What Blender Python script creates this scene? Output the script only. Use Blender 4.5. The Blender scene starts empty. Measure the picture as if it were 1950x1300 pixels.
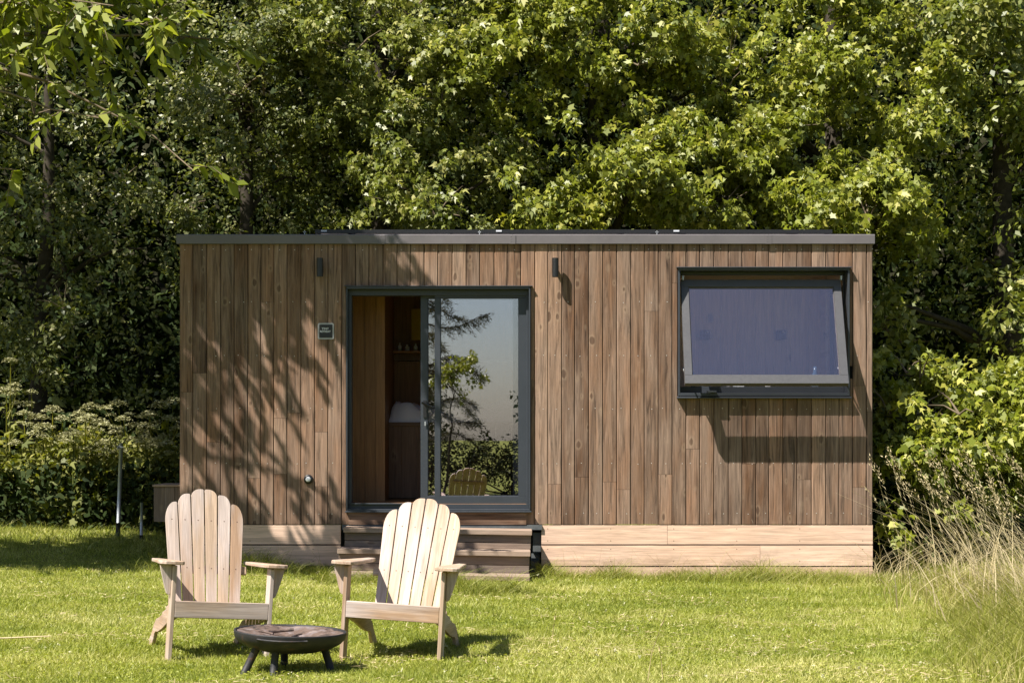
import bpy, math, random
import numpy as np
from mathutils import Vector, Matrix, Euler

random.seed(7)
RNG = np.random.default_rng(11)
scene = bpy.context.scene
COL = scene.collection
R = math.radians

# ------------------------------------------------------------------ camera
CAMH, F, PX0, HY = 1.3, 3400.0, 975.0, 834.0      # eye height, focal length in photo pixels, centre column, horizon row
cam_d = bpy.data.cameras.new('camera')
cam = bpy.data.objects.new('camera', cam_d)
COL.objects.link(cam)
cam.location = (0, 0, CAMH)
cam.rotation_euler = (R(90), 0, 0)
cam_d.sensor_width = 36
cam_d.lens = F / 1950 * 36
cam_d.shift_y = (HY - 650) / 1950
cam_d.clip_start = 0.1
cam_d.clip_end = 2000
scene.camera = cam

# ------------------------------------------------------------------ sky, sun, exposure
SUN_TRAVEL = Vector((1.23, 1.0, -2.2)).normalized()
w = bpy.data.worlds.new('World')
scene.world = w
w.use_nodes = True
wt = w.node_tree
bg = wt.nodes['Background']
sky = wt.nodes.new('ShaderNodeTexSky')
sky.sky_type = 'NISHITA'
sky.sun_disc = False
sky.sun_elevation = math.asin(-SUN_TRAVEL.z)
sky.sun_rotation = math.atan2(-SUN_TRAVEL.x, -SUN_TRAVEL.y) % (2 * math.pi)
sky.air_density = 1.0
sky.dust_density = 1.0
sky.ozone_density = 2.0
wt.links.new(sky.outputs[0], bg.inputs[0])
bg.inputs[1].default_value = 0.05
sl = bpy.data.lights.new('sun', 'SUN')
sl.energy = 5.0
sl.angle = R(0.5)
sl.color = (1.0, 0.94, 0.85)
so = bpy.data.objects.new('sun', sl)
so.rotation_euler = SUN_TRAVEL.to_track_quat('-Z', 'Y').to_euler()
so.location = (-8, -6, 14)
COL.objects.link(so)
scene.view_settings.view_transform = 'Standard'
scene.view_settings.look = 'None'
scene.view_settings.exposure = 1.12
scene.view_settings.gamma = 1
scene.view_settings.use_curve_mapping = False
scene.render.engine = 'CYCLES'
cy = scene.cycles
cy.max_bounces = 8
cy.diffuse_bounces = 5
cy.glossy_bounces = 3
cy.transmission_bounces = 5
cy.transparent_max_bounces = 12
cy.sample_clamp_indirect = 6
cy.caustics_reflective = False
cy.caustics_refractive = False
cy.use_denoising = True


def at(px, py, d):
    return Vector(((px - PX0) / F * d, d, CAMH + (HY - py) / F * d))


# ------------------------------------------------------------------ tags
def tag(o, label=None, cat=None, group=None, kind=None):
    if label: o['label'] = label
    if cat: o['category'] = cat
    if group: o['group'] = group
    if kind: o['kind'] = kind
    return o


def empty(name, loc=(0, 0, 0), rot=(0, 0, 0), parent=None):
    o = bpy.data.objects.new(name, None)
    o.empty_display_size = 0.1
    COL.objects.link(o)
    o.location = loc
    o.rotation_euler = rot
    if parent: o.parent = parent
    return o


# ------------------------------------------------------------------ materials
class NT:
    def __init__(self, name):
        self.m = bpy.data.materials.new(name)
        self.m.use_nodes = True
        self.t = self.m.node_tree
        self.b = self.t.nodes['Principled BSDF']
        self.out = self.t.nodes['Material Output']

    def n(self, typ, **kw):
        nd = self.t.nodes.new('ShaderNode' + typ)
        for k, v in kw.items():
            setattr(nd, k, v)
        return nd

    def l(self, a, b):
        self.t.links.new(a, b)

    def val(self, sock, v):
        if hasattr(v, 'is_linked') or hasattr(v, 'links'):
            self.l(v, sock)
        else:
            sock.default_value = v

    def attr(self, name, out='Vector'):
        a = self.n('Attribute')
        a.attribute_name = name
        return a.outputs[out]

    def map(self, vec, scale, loc=(0, 0, 0)):
        m = self.n('Mapping')
        self.l(vec, m.inputs['Vector'])
        m.inputs['Scale'].default_value = scale
        m.inputs['Location'].default_value = loc
        return m.outputs[0]

    def noise(self, vec, scale=1, detail=5, rough=0.55, dist=0):
        n = self.n('TexNoise')
        self.l(vec, n.inputs['Vector'])
        n.inputs['Scale'].default_value = scale
        n.inputs['Detail'].default_value = detail
        n.inputs['Roughness'].default_value = rough
        n.inputs['Distortion'].default_value = dist
        return n.outputs['Fac']

    def ramp(self, fac, stops, interp='LINEAR'):
        r = self.n('ValToRGB')
        r.color_ramp.interpolation = interp
        while len(r.color_ramp.elements) < len(stops):
            r.color_ramp.elements.new(0.5)
        for e, (p, c) in zip(r.color_ramp.elements, stops):
            e.position = p
            if not hasattr(c, '__len__'): c = (c, c, c)
            e.color = (*c, 1)
        self.l(fac, r.inputs[0])
        return r.outputs[0]

    def mix(self, fac, a, b, mode='MIX'):
        m = self.n('MixRGB', blend_type=mode)
        self.val(m.inputs[0], fac)
        for s, v in ((m.inputs[1], a), (m.inputs[2], b)):
            if isinstance(v, tuple): s.default_value = (*v, 1)
            else: self.l(v, s)
        return m.outputs[0]

    def math(self, op, a, b=None, c=None):
        m = self.n('Math', operation=op)
        self.val(m.inputs[0], a)
        if b is not None: self.val(m.inputs[1], b)
        if c is not None: self.val(m.inputs[2], c)
        return m.outputs[0]

    def bump(self, h, strength, dist=0.01):
        b = self.n('Bump')
        b.inputs['Strength'].default_value = strength
        b.inputs['Distance'].default_value = dist
        self.l(h, b.inputs['Height'])
        self.l(b.outputs[0], self.b.inputs['Normal'])


def wood_mat(name, cols, grey=(0.3, 0.27, 0.24), grey_amt=0.3, dark=0.45, knots=True, rough=0.75, bump=0.4, kscale=(4.5, 2.6, 4.5), knotcol=(0.06, 0.035, 0.02), spec=0.25, edge=(0.35, 0.62), chip=0.0, streak=0.3, splash=0.0):
    k = NT(name)
    gc = k.attr('gc')
    tn = k.attr('tn', 'Fac')
    base = k.ramp(tn, cols)
    warpn = k.noise(k.map(gc, (6, 2.2, 6)), 1, 2)
    g1 = k.noise(k.map(gc, (30, 1.5, 30)), 1, 8, 0.66, 1.1)
    g2 = k.noise(k.map(gc, (190, 4.5, 190)), 1, 3, 0.6)
    pat = k.noise(k.map(gc, (5, 0.9, 5), (7, 3, 1)), 1, 4, 0.6)
    c = k.mix(k.math('MULTIPLY', k.ramp(pat, [(edge[0], 0), (edge[1], 1)]), grey_amt), base, grey)
    c = k.mix(1.0, c, k.ramp(g1, [(0.3 if dark < .5 else .28, dark), (0.47, 0.85 if dark < .5 else .95), (0.66, 1.3 if dark < .5 else 1.2)]), 'MULTIPLY')
    c = k.mix(1.0, c, k.ramp(g2, [(0.3, 0.8), (0.65, 1.12)]), 'MULTIPLY')
    if knots:
        v = k.n('TexVoronoi')
        v.inputs['Randomness'].default_value = 1
        k.l(k.map(gc, kscale), v.inputs['Vector'])
        v.inputs['Scale'].default_value = 1
        sep = k.n('SeparateColor')
        k.l(v.outputs['Color'], sep.inputs[0])
        th = k.math('SUBTRACT', k.math('MULTIPLY', sep.outputs[0], 0.21), 0.085)
        dd = k.math('ADD', v.outputs['Distance'], k.math('MULTIPLY', k.math('SUBTRACT', k.math('ADD', warpn, k.math('MULTIPLY', k.math('SUBTRACT', g1, 0.5), 0.6)), 0.5), 0.5))
        rel = k.math('SUBTRACT', dd, th)
        kf = k.ramp(rel, [(0.0, 1), (0.06, 0)])
        halo = k.ramp(rel, [(0.0, 0), (0.05, 1), (0.16, 0)])
        c = k.mix(k.math('MULTIPLY', halo, 0.22), c, (0.42, 0.31, 0.21))
        c = k.mix(k.math('MULTIPLY', kf, k.ramp(g2, [(0.3, 0.95), (0.7, 0.35)])), c, knotcol)
    ch = k.noise(k.map(gc, (26, 9, 26), (2, 5, 8)), 1, 5, 0.75, 1.5)
    c = k.mix(k.math('MULTIPLY', k.ramp(ch, [(0.66, 0), (0.74, 1)]), chip), c, (0.5, 0.4, 0.3))
    # dark streaks
    st = k.noise(k.map(gc, (20, 0.8, 20), (3, 9, 4)), 1, 4, 0.7, 1.0)
    c = k.mix(k.math('MULTIPLY', k.ramp(st, [(0.54, 0), (0.72, 1)]), streak), c, (0.07, 0.045, 0.03))
    if splash:
        ob = k.n('TexCoord').outputs['Object']
        sx = k.n('SeparateXYZ'); k.l(ob, sx.inputs[0])
        nn = k.noise(k.map(ob, (2.2, 2.2, 5)), 1, 6, 0.7)
        low = k.math('SUBTRACT', k.math('ADD', nn, 0.08), k.math('MULTIPLY', sx.outputs['Z'], 1.7))
        c = k.mix(k.math('MULTIPLY', k.ramp(low, [(0.3, 0), (0.62, 1)]), splash), c, (0.17, 0.115, 0.06))
    k.l(c, k.b.inputs['Base Color'])
    k.b.inputs['Roughness'].default_value = rough
    k.b.inputs['Specular IOR Level'].default_value = spec
    k.bump(k.math('ADD', g1, k.math('MULTIPLY', g2, 0.5)), bump, 0.004)
    return k.m


def plain(name, col, rough=0.5, metal=0.0, spec=0.5, var=0.12, vs=6.0, bump=0.0):
    k = NT(name)
    tc = k.n('TexCoord').outputs['Object']
    n1 = k.noise(tc, vs, 6, 0.65)
    n2 = k.noise(tc, vs * 9, 3, 0.6)
    lo = tuple(c * (1 - var) for c in col)
    hi = tuple(min(1, c * (1 + var)) for c in col)
    c = k.ramp(n1, [(0.3, lo), (0.7, hi)])
    k.l(c, k.b.inputs['Base Color'])
    k.l(k.ramp(n2, [(0.3, max(0, rough - 0.08)), (0.7, min(1, rough + 0.1))]), k.b.inputs['Roughness'])
    k.b.inputs['Metallic'].default_value = metal
    k.b.inputs['Specular IOR Level'].default_value = spec
    if bump: k.bump(n2, bump, 0.003)
    return k.m


def leaf_mat(name, dark, mid, light, trans=0.32, rough=0.5, tcol=None, spec=0.5, patch=0.35, under=0.0):
    k = NT(name)
    tn = k.attr('tn', 'Fac')
    tc = k.n('TexCoord').outputs['Object']
    pn = k.noise(tc, 0.9, 3, 0.6)
    f = k.math('ADD', k.math('MULTIPLY', tn, 1 - patch), k.math('MULTIPLY', pn, patch))
    c = k.ramp(f, [(0.1, dark), (0.5, mid), (0.92, light)])
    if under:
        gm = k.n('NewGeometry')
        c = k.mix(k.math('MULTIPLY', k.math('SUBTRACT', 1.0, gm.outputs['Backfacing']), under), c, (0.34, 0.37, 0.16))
    k.l(c, k.b.inputs['Base Color'])
    k.b.inputs['Roughness'].default_value = rough
    k.b.inputs['Specular IOR Level'].default_value = spec
    t = k.n('BsdfTranslucent')
    k.l(k.mix(1.0, c, tcol or (1.7, 1.75, 0.55), 'MULTIPLY'), t.inputs['Color'])
    mx = k.n('MixShader')
    mx.inputs[0].default_value = trans
    k.l(k.b.outputs[0], mx.inputs[1])
    k.l(t.outputs[0], mx.inputs[2])
    k.l(mx.outputs[0], k.out.inputs['Surface'])
    return k.m


def glass_mat(name, refl=0.16, tint=(0.82, 0.86, 0.86), coat=(0.95, 0.97, 1)):
    k = NT(name)
    tr = k.n('BsdfTransparent')
    tr.inputs[0].default_value = (*tint, 1)
    gl = k.n('BsdfGlossy')
    gl.inputs['Roughness'].default_value = 0.0
    gl.inputs['Color'].default_value = (*coat, 1)
    tc = k.n('TexCoord').outputs['Object']
    nz = k.noise(tc, 1.3, 1, 0.4)
    b = k.n('Bump')
    b.inputs['Strength'].default_value = 0.008
    b.inputs['Distance'].default_value = 0.02
    k.l(nz, b.inputs['Height'])
    k.l(b.outputs[0], gl.inputs['Normal'])
    fr = k.n('LayerWeight')
    fr.inputs[0].default_value = 0.5
    f = k.math('ADD', k.math('MULTIPLY', k.math('POWER', fr.outputs['Facing'], 4.0), 0.7), refl + 0.035)
    mx = k.n('MixShader')
    k.l(f, mx.inputs[0])
    k.l(tr.outputs[0], mx.inputs[1])
    k.l(gl.outputs[0], mx.inputs[2])
    k.l(mx.outputs[0], k.out.inputs['Surface'])
    return k.m


M = {}
M['clad'] = wood_mat('weathered_cladding', [(0.0, (0.085, 0.042, 0.022)), (0.25, (0.145, 0.077, 0.043)), (0.5, (0.205, 0.114, 0.067)), (0.75, (0.265, 0.148, 0.09)), (1.0, (0.31, 0.195, 0.13))],
                     grey=(0.24, 0.172, 0.13), grey_amt=0.75, dark=0.25, kscale=(7.5, 4.2, 7.5), knotcol=(0.07, 0.04, 0.025), chip=0.7, streak=0.6)
M['skirt'] = wood_mat('fresh_larch', [(0, (0.62, 0.41, 0.29)), (1, (0.72, 0.51, 0.38))], grey=(0.68, 0.5, 0.4), grey_amt=0.4, dark=0.8, rough=0.7, bump=0.15, kscale=(3.4, 1.6, 3.4), knotcol=(0.24, 0.11, 0.045), splash=0.5)
M['step'] = wood_mat('step_timber', [(0, (0.14, 0.10, 0.075)), (1, (0.23, 0.165, 0.125))], grey=(0.2, 0.17, 0.15), grey_amt=0.5, dark=0.6)
M['tread'] = wood_mat('tread_timber', [(0, (0.24, 0.165, 0.12)), (1, (0.33, 0.24, 0.18))], grey=(0.3, 0.25, 0.21), grey_amt=0.4, dark=0.7)
M['chair'] = wood_mat('chair_timber', [(0, (0.36, 0.235, 0.15)), (0.5, (0.41, 0.285, 0.195)), (1, (0.44, 0.33, 0.24))], grey=(0.50, 0.425, 0.39), grey_amt=0.85, dark=0.84, kscale=(3, 1.1, 3), knotcol=(0.3, 0.2, 0.13), bump=0.12, rough=0.65, edge=(0.42, 0.6))
M['pine'] = wood_mat('pine_lining', [(0, (0.27, 0.13, 0.05)), (1, (0.36, 0.18, 0.075))], grey=(0.34, 0.2, 0.1), grey_amt=0.3, dark=0.7, rough=0.5, bump=0.1)
M['pale'] = wood_mat('pale_lining', [(0, (0.80, 0.62, 0.53)), (1, (0.85, 0.67, 0.58))], grey=(0.8, 0.65, 0.56), grey_amt=0.3, dark=0.85, rough=0.5, bump=0.05)
M['unit'] = wood_mat('unit_timber', [(0, (0.15, 0.085, 0.05)), (1, (0.21, 0.12, 0.07))], grey=(0.2, 0.13, 0.09), grey_amt=0.3, dark=0.6, rough=0.5, bump=0.1)
M['frame'] = plain('anthracite_paint', (0.034, 0.04, 0.05), 0.42, 0, 0.5, 0.08)
M['sash'] = plain('grey_sash_paint', (0.07, 0.07, 0.076), 0.42, 0, 0.5, 0.06)
M['flash'] = plain('grey_flashing', (0.125, 0.113, 0.12), 0.45, 0.0, 0.5, 0.12, 2.5)
M['black'] = plain('black_paint', (0.012, 0.012, 0.013), 0.4)
M['void'] = plain('membrane', (0.01, 0.01, 0.01), 0.9, 0, 0.1)
M['steel'] = plain('galvanised_steel', (0.42, 0.44, 0.46), 0.45, 0.5, 0.5, 0.2, 12)
M['screw'] = plain('screw_head', (0.6, 0.55, 0.5), 0.4, 0.3)
M['border'] = plain('sign_border_paint', (0.34, 0.34, 0.35), 0.5)
M['rust'] = plain('rusty_screw', (0.12, 0.07, 0.045), 0.7)
M['white'] = plain('white_plastic', (0.62, 0.64, 0.68), 0.4)
M['panel'] = plain('solar_cell', (0.012, 0.013, 0.02), 0.18, 0, 0.5)
M['rubber'] = plain('dark_rubber', (0.03, 0.03, 0.03), 0.8)
M['block'] = plain('grey_block', (0.10, 0.11, 0.115), 0.85, 0, 0.2, 0.3, 9, 0.3)
M['linen'] = plain('linen', (0.85, 0.8, 0.86), 0.9, 0, 0.1, 0.05)
M['shade'] = plain('olive_fabric', (0.33, 0.24, 0.05), 0.9, 0, 0.1)
M['paint'] = plain('bounce_shelf_white', (0.72, 0.66, 0.62), 0.5, 0, 0.4, 0.04)  # kept pale so the window shelf bounces light into the room
M['mugs'] = plain('pale_ceramic', (0.55, 0.6, 0.65), 0.3)
M['bottle'] = plain('blue_glassware', (0.06, 0.12, 0.2), 0.15)
M['bark'] = plain('bark', (0.05, 0.042, 0.032), 0.9, 0, 0.1, 0.4, 14, 0.6)
M['twig'] = plain('pale_twig', (0.16, 0.125, 0.085), 0.85, 0, 0.1, 0.3, 14)
M['glass_door'] = glass_mat('door_glass', 0.26, (0.9, 0.9, 0.92), (0.97, 0.95, 1.0))
M['glass_win'] = glass_mat('window_glass', 0.22, (0.99, 0.97, 0.98), (1.0, 0.86, 0.88))
M['glass_clear'] = glass_mat('clear_glass', 0.02, (0.95, 0.96, 0.96))
M['curtain'] = plain('curtain', (0.6, 0.6, 0.55), 0.9, 0, 0.1)

k = NT('burnt_iron')
tc = k.n('TexCoord').outputs['Object']
n1 = k.noise(tc, 9, 8, 0.7)
c = k.ramp(n1, [(0.42, (0.02, 0.02, 0.022)), (0.58, (0.034, 0.03, 0.031)), (0.7, (0.13, 0.062, 0.04))])
k.l(c, k.b.inputs['Base Color'])
k.b.inputs['Roughness'].default_value = 0.6
k.b.inputs['Metallic'].default_value = 0.25
k.bump(k.noise(tc, 60, 5, 0.7), 0.4, 0.004)
M['iron'] = k.m
k = NT('ash_and_char')
tc = k.n('TexCoord').outputs['Object']
n1 = k.noise(k.map(tc, (1, 1, 1)), 8, 8, 0.75, 0.6)
c = k.ramp(n1, [(0.36, (0.018, 0.016, 0.016)), (0.5, (0.13, 0.085, 0.065)), (0.6, (0.17, 0.14, 0.14)), (0.72, (0.36, 0.25, 0.17))])
k.l(c, k.b.inputs['Base Color'])
k.b.inputs['Roughness'].default_value = 0.75
k.bump(n1, 0.6, 0.01)
M['ash'] = k.m

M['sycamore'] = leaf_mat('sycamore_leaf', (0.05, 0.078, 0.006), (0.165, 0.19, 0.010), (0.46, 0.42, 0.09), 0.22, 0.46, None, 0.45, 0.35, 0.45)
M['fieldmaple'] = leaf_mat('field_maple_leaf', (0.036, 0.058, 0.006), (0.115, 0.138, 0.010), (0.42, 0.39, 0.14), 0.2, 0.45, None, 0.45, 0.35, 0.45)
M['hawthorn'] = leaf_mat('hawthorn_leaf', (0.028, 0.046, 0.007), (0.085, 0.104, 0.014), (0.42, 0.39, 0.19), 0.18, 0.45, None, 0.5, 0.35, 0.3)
M['darkleaf'] = leaf_mat('dark_leaf', (0.014, 0.024, 0.008), (0.028, 0.045, 0.012), (0.05, 0.062, 0.02), 0.1, 0.7, None, 0.1)  # leaf colour darkened so gaps and undergrowth hold a near-black shade
M['overhang'] = leaf_mat('overhanging_leaf', (0.07, 0.10, 0.012), (0.18, 0.21, 0.025), (0.38, 0.38, 0.12), 0.35, 0.45, None, 0.4)
M['bankleaf'] = leaf_mat('bank_leaf', (0.06, 0.08, 0.012), (0.16, 0.17, 0.025), (0.4, 0.36, 0.11), 0.28, 0.6)
M['grass'] = leaf_mat('grass_blade', (0.115, 0.165, 0.017), (0.325, 0.352, 0.058), (0.68, 0.61, 0.29), 0.35, 0.5, (1.3, 1.35, 0.5), 0.4, 0.5)
M['roughgrass'] = leaf_mat('rough_grass_blade', (0.10, 0.14, 0.015), (0.27, 0.285, 0.045), (0.60, 0.51, 0.25), 0.3, 0.5, (1.3, 1.35, 0.5), 0.4, 0.3)
M['straw'] = leaf_mat('straw', (0.34, 0.27, 0.13), (0.48, 0.39, 0.21), (0.64, 0.54, 0.34), 0.2, 0.6, (1.1, 1.0, 0.7), 0.3, 0.2)
M['umbel'] = leaf_mat('umbel', (0.26, 0.26, 0.12), (0.38, 0.37, 0.19), (0.52, 0.5, 0.32), 0.2, 0.7, (1, 1, 0.8), 0.2, 0.2)
M['needle'] = leaf_mat('needle', (0.03, 0.04, 0.02), (0.07, 0.07, 0.03), (0.14, 0.12, 0.05), 0.1, 0.6)
k = NT('turf_soil')
tc = k.n('TexCoord').outputs['Object']
n1 = k.noise(tc, 1.3, 8, 0.65)
n2 = k.noise(tc, 40, 4, 0.7)
c = k.ramp(n1, [(0.35, (0.11, 0.14, 0.02)), (0.65, (0.21, 0.21, 0.05))])
c = k.mix(1, c, k.ramp(n2, [(0.3, 0.5), (0.7, 1.3)]), 'MULTIPLY')
k.l(c, k.b.inputs['Base Color'])
k.b.inputs['Roughness'].default_value = 0.95
k.b.inputs['Specular IOR Level'].default_value = 0.1
k.bump(n2, 0.6, 0.02)
M['soil'] = k.m


# ------------------------------------------------------------------ mesh builders
class MB:
    """boxes, prisms and tubes collected into one mesh with grain coordinates (gc) and a tone (tn) per vertex"""
    def __init__(self):
        self.v, self.f, self.fm, self.gc, self.tn, self.sm = [], [], [], [], [], []

    def add(self, vs, fs, mi=0, grain=1, tone=None, off=None, smooth=False, T=None):
        b = len(self.v)
        if off is None: off = (random.uniform(0, 50), random.uniform(0, 50), random.uniform(0, 50))
        if tone is None: tone = random.random()
        order = {0: (1, 0, 2), 1: (0, 1, 2), 2: (0, 2, 1)}[grain]
        for p in vs:
            self.gc.append((p[order[0]] + off[0], p[order[1]] + off[1], p[order[2]] + off[2]))
            self.tn.append(tone)
            q = T @ Vector(p) if T is not None else p
            self.v.append((q[0], q[1], q[2]))
        for f in fs:
            self.f.append(tuple(i + b for i in f))
            self.fm.append(mi)
            self.sm.append(smooth)

    def box(self, x0, x1, y0, y1, z0, z1, **kw):
        vs = [(x, y, z) for x in (x0, x1) for y in (y0, y1) for z in (z0, z1)]
        fs = [(0, 1, 3, 2), (4, 6, 7, 5), (0, 4, 5, 1), (2, 3, 7, 6), (0, 2, 6, 4), (1, 5, 7, 3)]
        self.add(vs, fs, **kw)

    def prism(self, poly, a0, a1, axis, **kw):
        """extrude a 2D polygon along axis from a0 to a1; poly coordinates fill the other two axes in order"""
        n = len(poly)
        def mk(p, a):
            if axis == 0: return (a, p[0], p[1])
            if axis == 1: return (p[0], a, p[1])
            return (p[0], p[1], a)
        vs = [mk(p, a0) for p in poly] + [mk(p, a1) for p in poly]
        fs = [tuple(range(n))[::-1], tuple(range(n, 2 * n))]
        fs += [(i, (i + 1) % n, n + (i + 1) % n, n + i) for i in range(n)]
        self.add(vs, fs, **kw)

    def tube(self, pts, rad, seg=8, **kw):
        pts = [Vector(p) for p in pts]
        if not hasattr(rad, '__len__'): rad = [rad] * len(pts)
        vs, fs = [], []
        for i, p in enumerate(pts):
            d = (pts[min(i + 1, len(pts) - 1)] - pts[max(i - 1, 0)]).normalized()
            a = d.cross(Vector((0, 0, 1)) if abs(d.z) < 0.9 else Vector((1, 0, 0))).normalized()
            b = d.cross(a)
            for s in range(seg):
                t = 2 * math.pi * s / seg
                vs.append(tuple(p + (a * math.cos(t) + b * math.sin(t)) * rad[i]))
        for i in range(len(pts) - 1):
            for s in range(seg):
                s2 = (s + 1) % seg
                fs.append((i * seg + s, i * seg + s2, (i + 1) * seg + s2, (i + 1) * seg + s))
        fs.append(tuple(range(seg)))
        fs.append(tuple(range((len(pts) - 1) * seg, len(pts) * seg))[::-1])
        kw.setdefault('smooth', True)
        self.add(vs, fs, **kw)

    def lathe(self, prof, seg=48, **kw):
        vs, fs = [], []
        for r, z in prof:
            for s in range(seg):
                t = 2 * math.pi * s / seg
                vs.append((r * math.cos(t), r * math.sin(t), z))
        n = len(prof)
        for i in range(n - 1):
            for s in range(seg):
                s2 = (s + 1) % seg
                fs.append((i * seg + s, i * seg + s2, (i + 1) * seg + s2, (i + 1) * seg + s))
        kw.setdefault('smooth', True)
        self.add(vs, fs, **kw)

    def build(self, name, mats, parent=None, bevel=0.0, loc=None):
        me = bpy.data.meshes.new(name)
        me.from_pydata(self.v, [], self.f)
        if not isinstance(mats, (list, tuple)): mats = [mats]
        for m in mats: me.materials.append(m)
        me.polygons.foreach_set('material_index', self.fm)
        me.polygons.foreach_set('use_smooth', self.sm)
        a = me.attributes.new('gc', 'FLOAT_VECTOR', 'POINT')
        a.data.foreach_set('vector', np.array(self.gc, dtype=np.float32).ravel())
        a = me.attributes.new('tn', 'FLOAT', 'POINT')
        a.data.foreach_set('value', np.array(self.tn, dtype=np.float32))
        me.update()
        o = bpy.data.objects.new(name, me)
        COL.objects.link(o)
        if parent: o.parent = parent
        if loc is not None: o.location = loc
        if bevel:
            md = o.modifiers.new('bevel', 'BEVEL')
            md.width = bevel
            md.segments = 1
            md.limit_method = 'ANGLE'
            md.angle_limit = R(40)
        return o


def norm(a):
    return a / np.maximum(np.linalg.norm(a, axis=1, keepdims=True), 1e-9)


LEAF = {
    'maple': np.array([(0, 0, 0), (-.04, .34, -.12), (.17, .25, .02), (.42, .52, -.18), (.52, .19, .04), (1, .02, -.26), (.5, -.2, .05), (.46, -.50, -.1), (.16, -.24, .02), (-.02, -.34, -.08)], dtype=np.float32),
    'small': np.array([(0, 0, 0), (.45, .33, .06), (1, 0, -.1), (.45, -.33, .06)], dtype=np.float32),
    'oval': np.array([(0, 0, 0), (.25, .2, .03), (.6, .23, .0), (1, 0, -.18), (.6, -.23, 0), (.25, -.2, .03)], dtype=np.float32),
    'blade': np.array([(0, .5, 0), (1, 0, 0), (0, -.5, 0)], dtype=np.float32),
}


def leaf_mesh(name, pos, axis, nrm, size, kind, mat, tn, parent=None, width=None):
    """one mesh out of many leaves: position, length axis, normal, size (metres) for each"""
    T0_ = LEAF[kind]
    n, kk = len(pos), len(T0_)
    T = np.repeat(T0_[None], n, 0)
    if kind != 'blade':
        T = T + RNG.normal(0, .045, T.shape).astype(np.float32)
        T[:, :, 1] *= RNG.uniform(.65, 1.1, (n, 1))
        T[:, :, 2] -= RNG.uniform(-.1, .35, (n, 1)) * T[:, :, 0] ** 2
    ax = norm(axis)
    sd = norm(np.cross(nrm, ax))
    nm = np.cross(ax, sd)
    size = np.asarray(size).reshape(-1, 1, 1)
    wd = size if width is None else np.asarray(width).reshape(-1, 1, 1)
    V = pos[:, None, :] + size * T[:, :, 0:1] * ax[:, None, :] + wd * T[:, :, 1:2] * sd[:, None, :] + size * T[:, :, 2:3] * nm[:, None, :]
    V = V.reshape(-1, 3).astype(np.float32)
    me = bpy.data.meshes.new(name)
    me.vertices.add(n * kk)
    me.vertices.foreach_set('co', V.ravel())
    me.loops.add(n * kk)
    me.loops.foreach_set('vertex_index', np.arange(n * kk, dtype=np.int32))
    me.polygons.add(n)
    me.polygons.foreach_set('loop_start', np.arange(0, n * kk, kk, dtype=np.int32))
    me.materials.append(mat)
    me.update(calc_edges=True)
    a = me.attributes.new('tn', 'FLOAT', 'POINT')
    a.data.foreach_set('value', np.repeat(np.asarray(tn, dtype=np.float32), kk))
    o = bpy.data.objects.new(name, me)
    COL.objects.link(o)
    if parent: o.parent = parent
    return o


def sprays(C, S, k, size, jit=0.5, droop=0.3, petiole=0.5):
    """rosettes of k leaves round each shoot tip C pointing along S"""
    m = len(C)
    S = norm(S)
    ref = np.where(np.abs(S[:, 2:3]) < 0.9, np.array([[0, 0, 1.0]]), np.array([[1.0, 0, 0]]))
    U = norm(np.cross(S, ref))
    V = np.cross(S, U)
    ph = RNG.uniform(0, 2 * np.pi, (m, 1)) + np.arange(k)[None, :] * (2 * np.pi / k) + RNG.normal(0, 0.35, (m, k))
    Rr = np.cos(ph)[..., None] * U[:, None, :] + np.sin(ph)[..., None] * V[:, None, :]
    ax = Rr + S[:, None, :] * RNG.uniform(-0.1, 0.6, (m, k, 1)) + np.array([0, 0, -droop]) + RNG.normal(0, 0.18, (m, k, 3))
    sz = size * RNG.uniform(0.6, 1.25, (m, k))
    pos = C[:, None, :] + Rr * (petiole * sz[..., None]) + S[:, None, :] * RNG.uniform(-1.0, 0.5, (m, k, 1)) * size
    nr = S[:, None, :] + RNG.normal(0, jit, (m, k, 3))
    tn = np.clip(RNG.normal(0.5, 0.16, (m, 1)) + RNG.normal(0, 0.14, (m, k)), 0, 1)
    return pos.reshape(-1, 3), ax.reshape(-1, 3), nr.reshape(-1, 3), sz.ravel(), tn.ravel()


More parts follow.
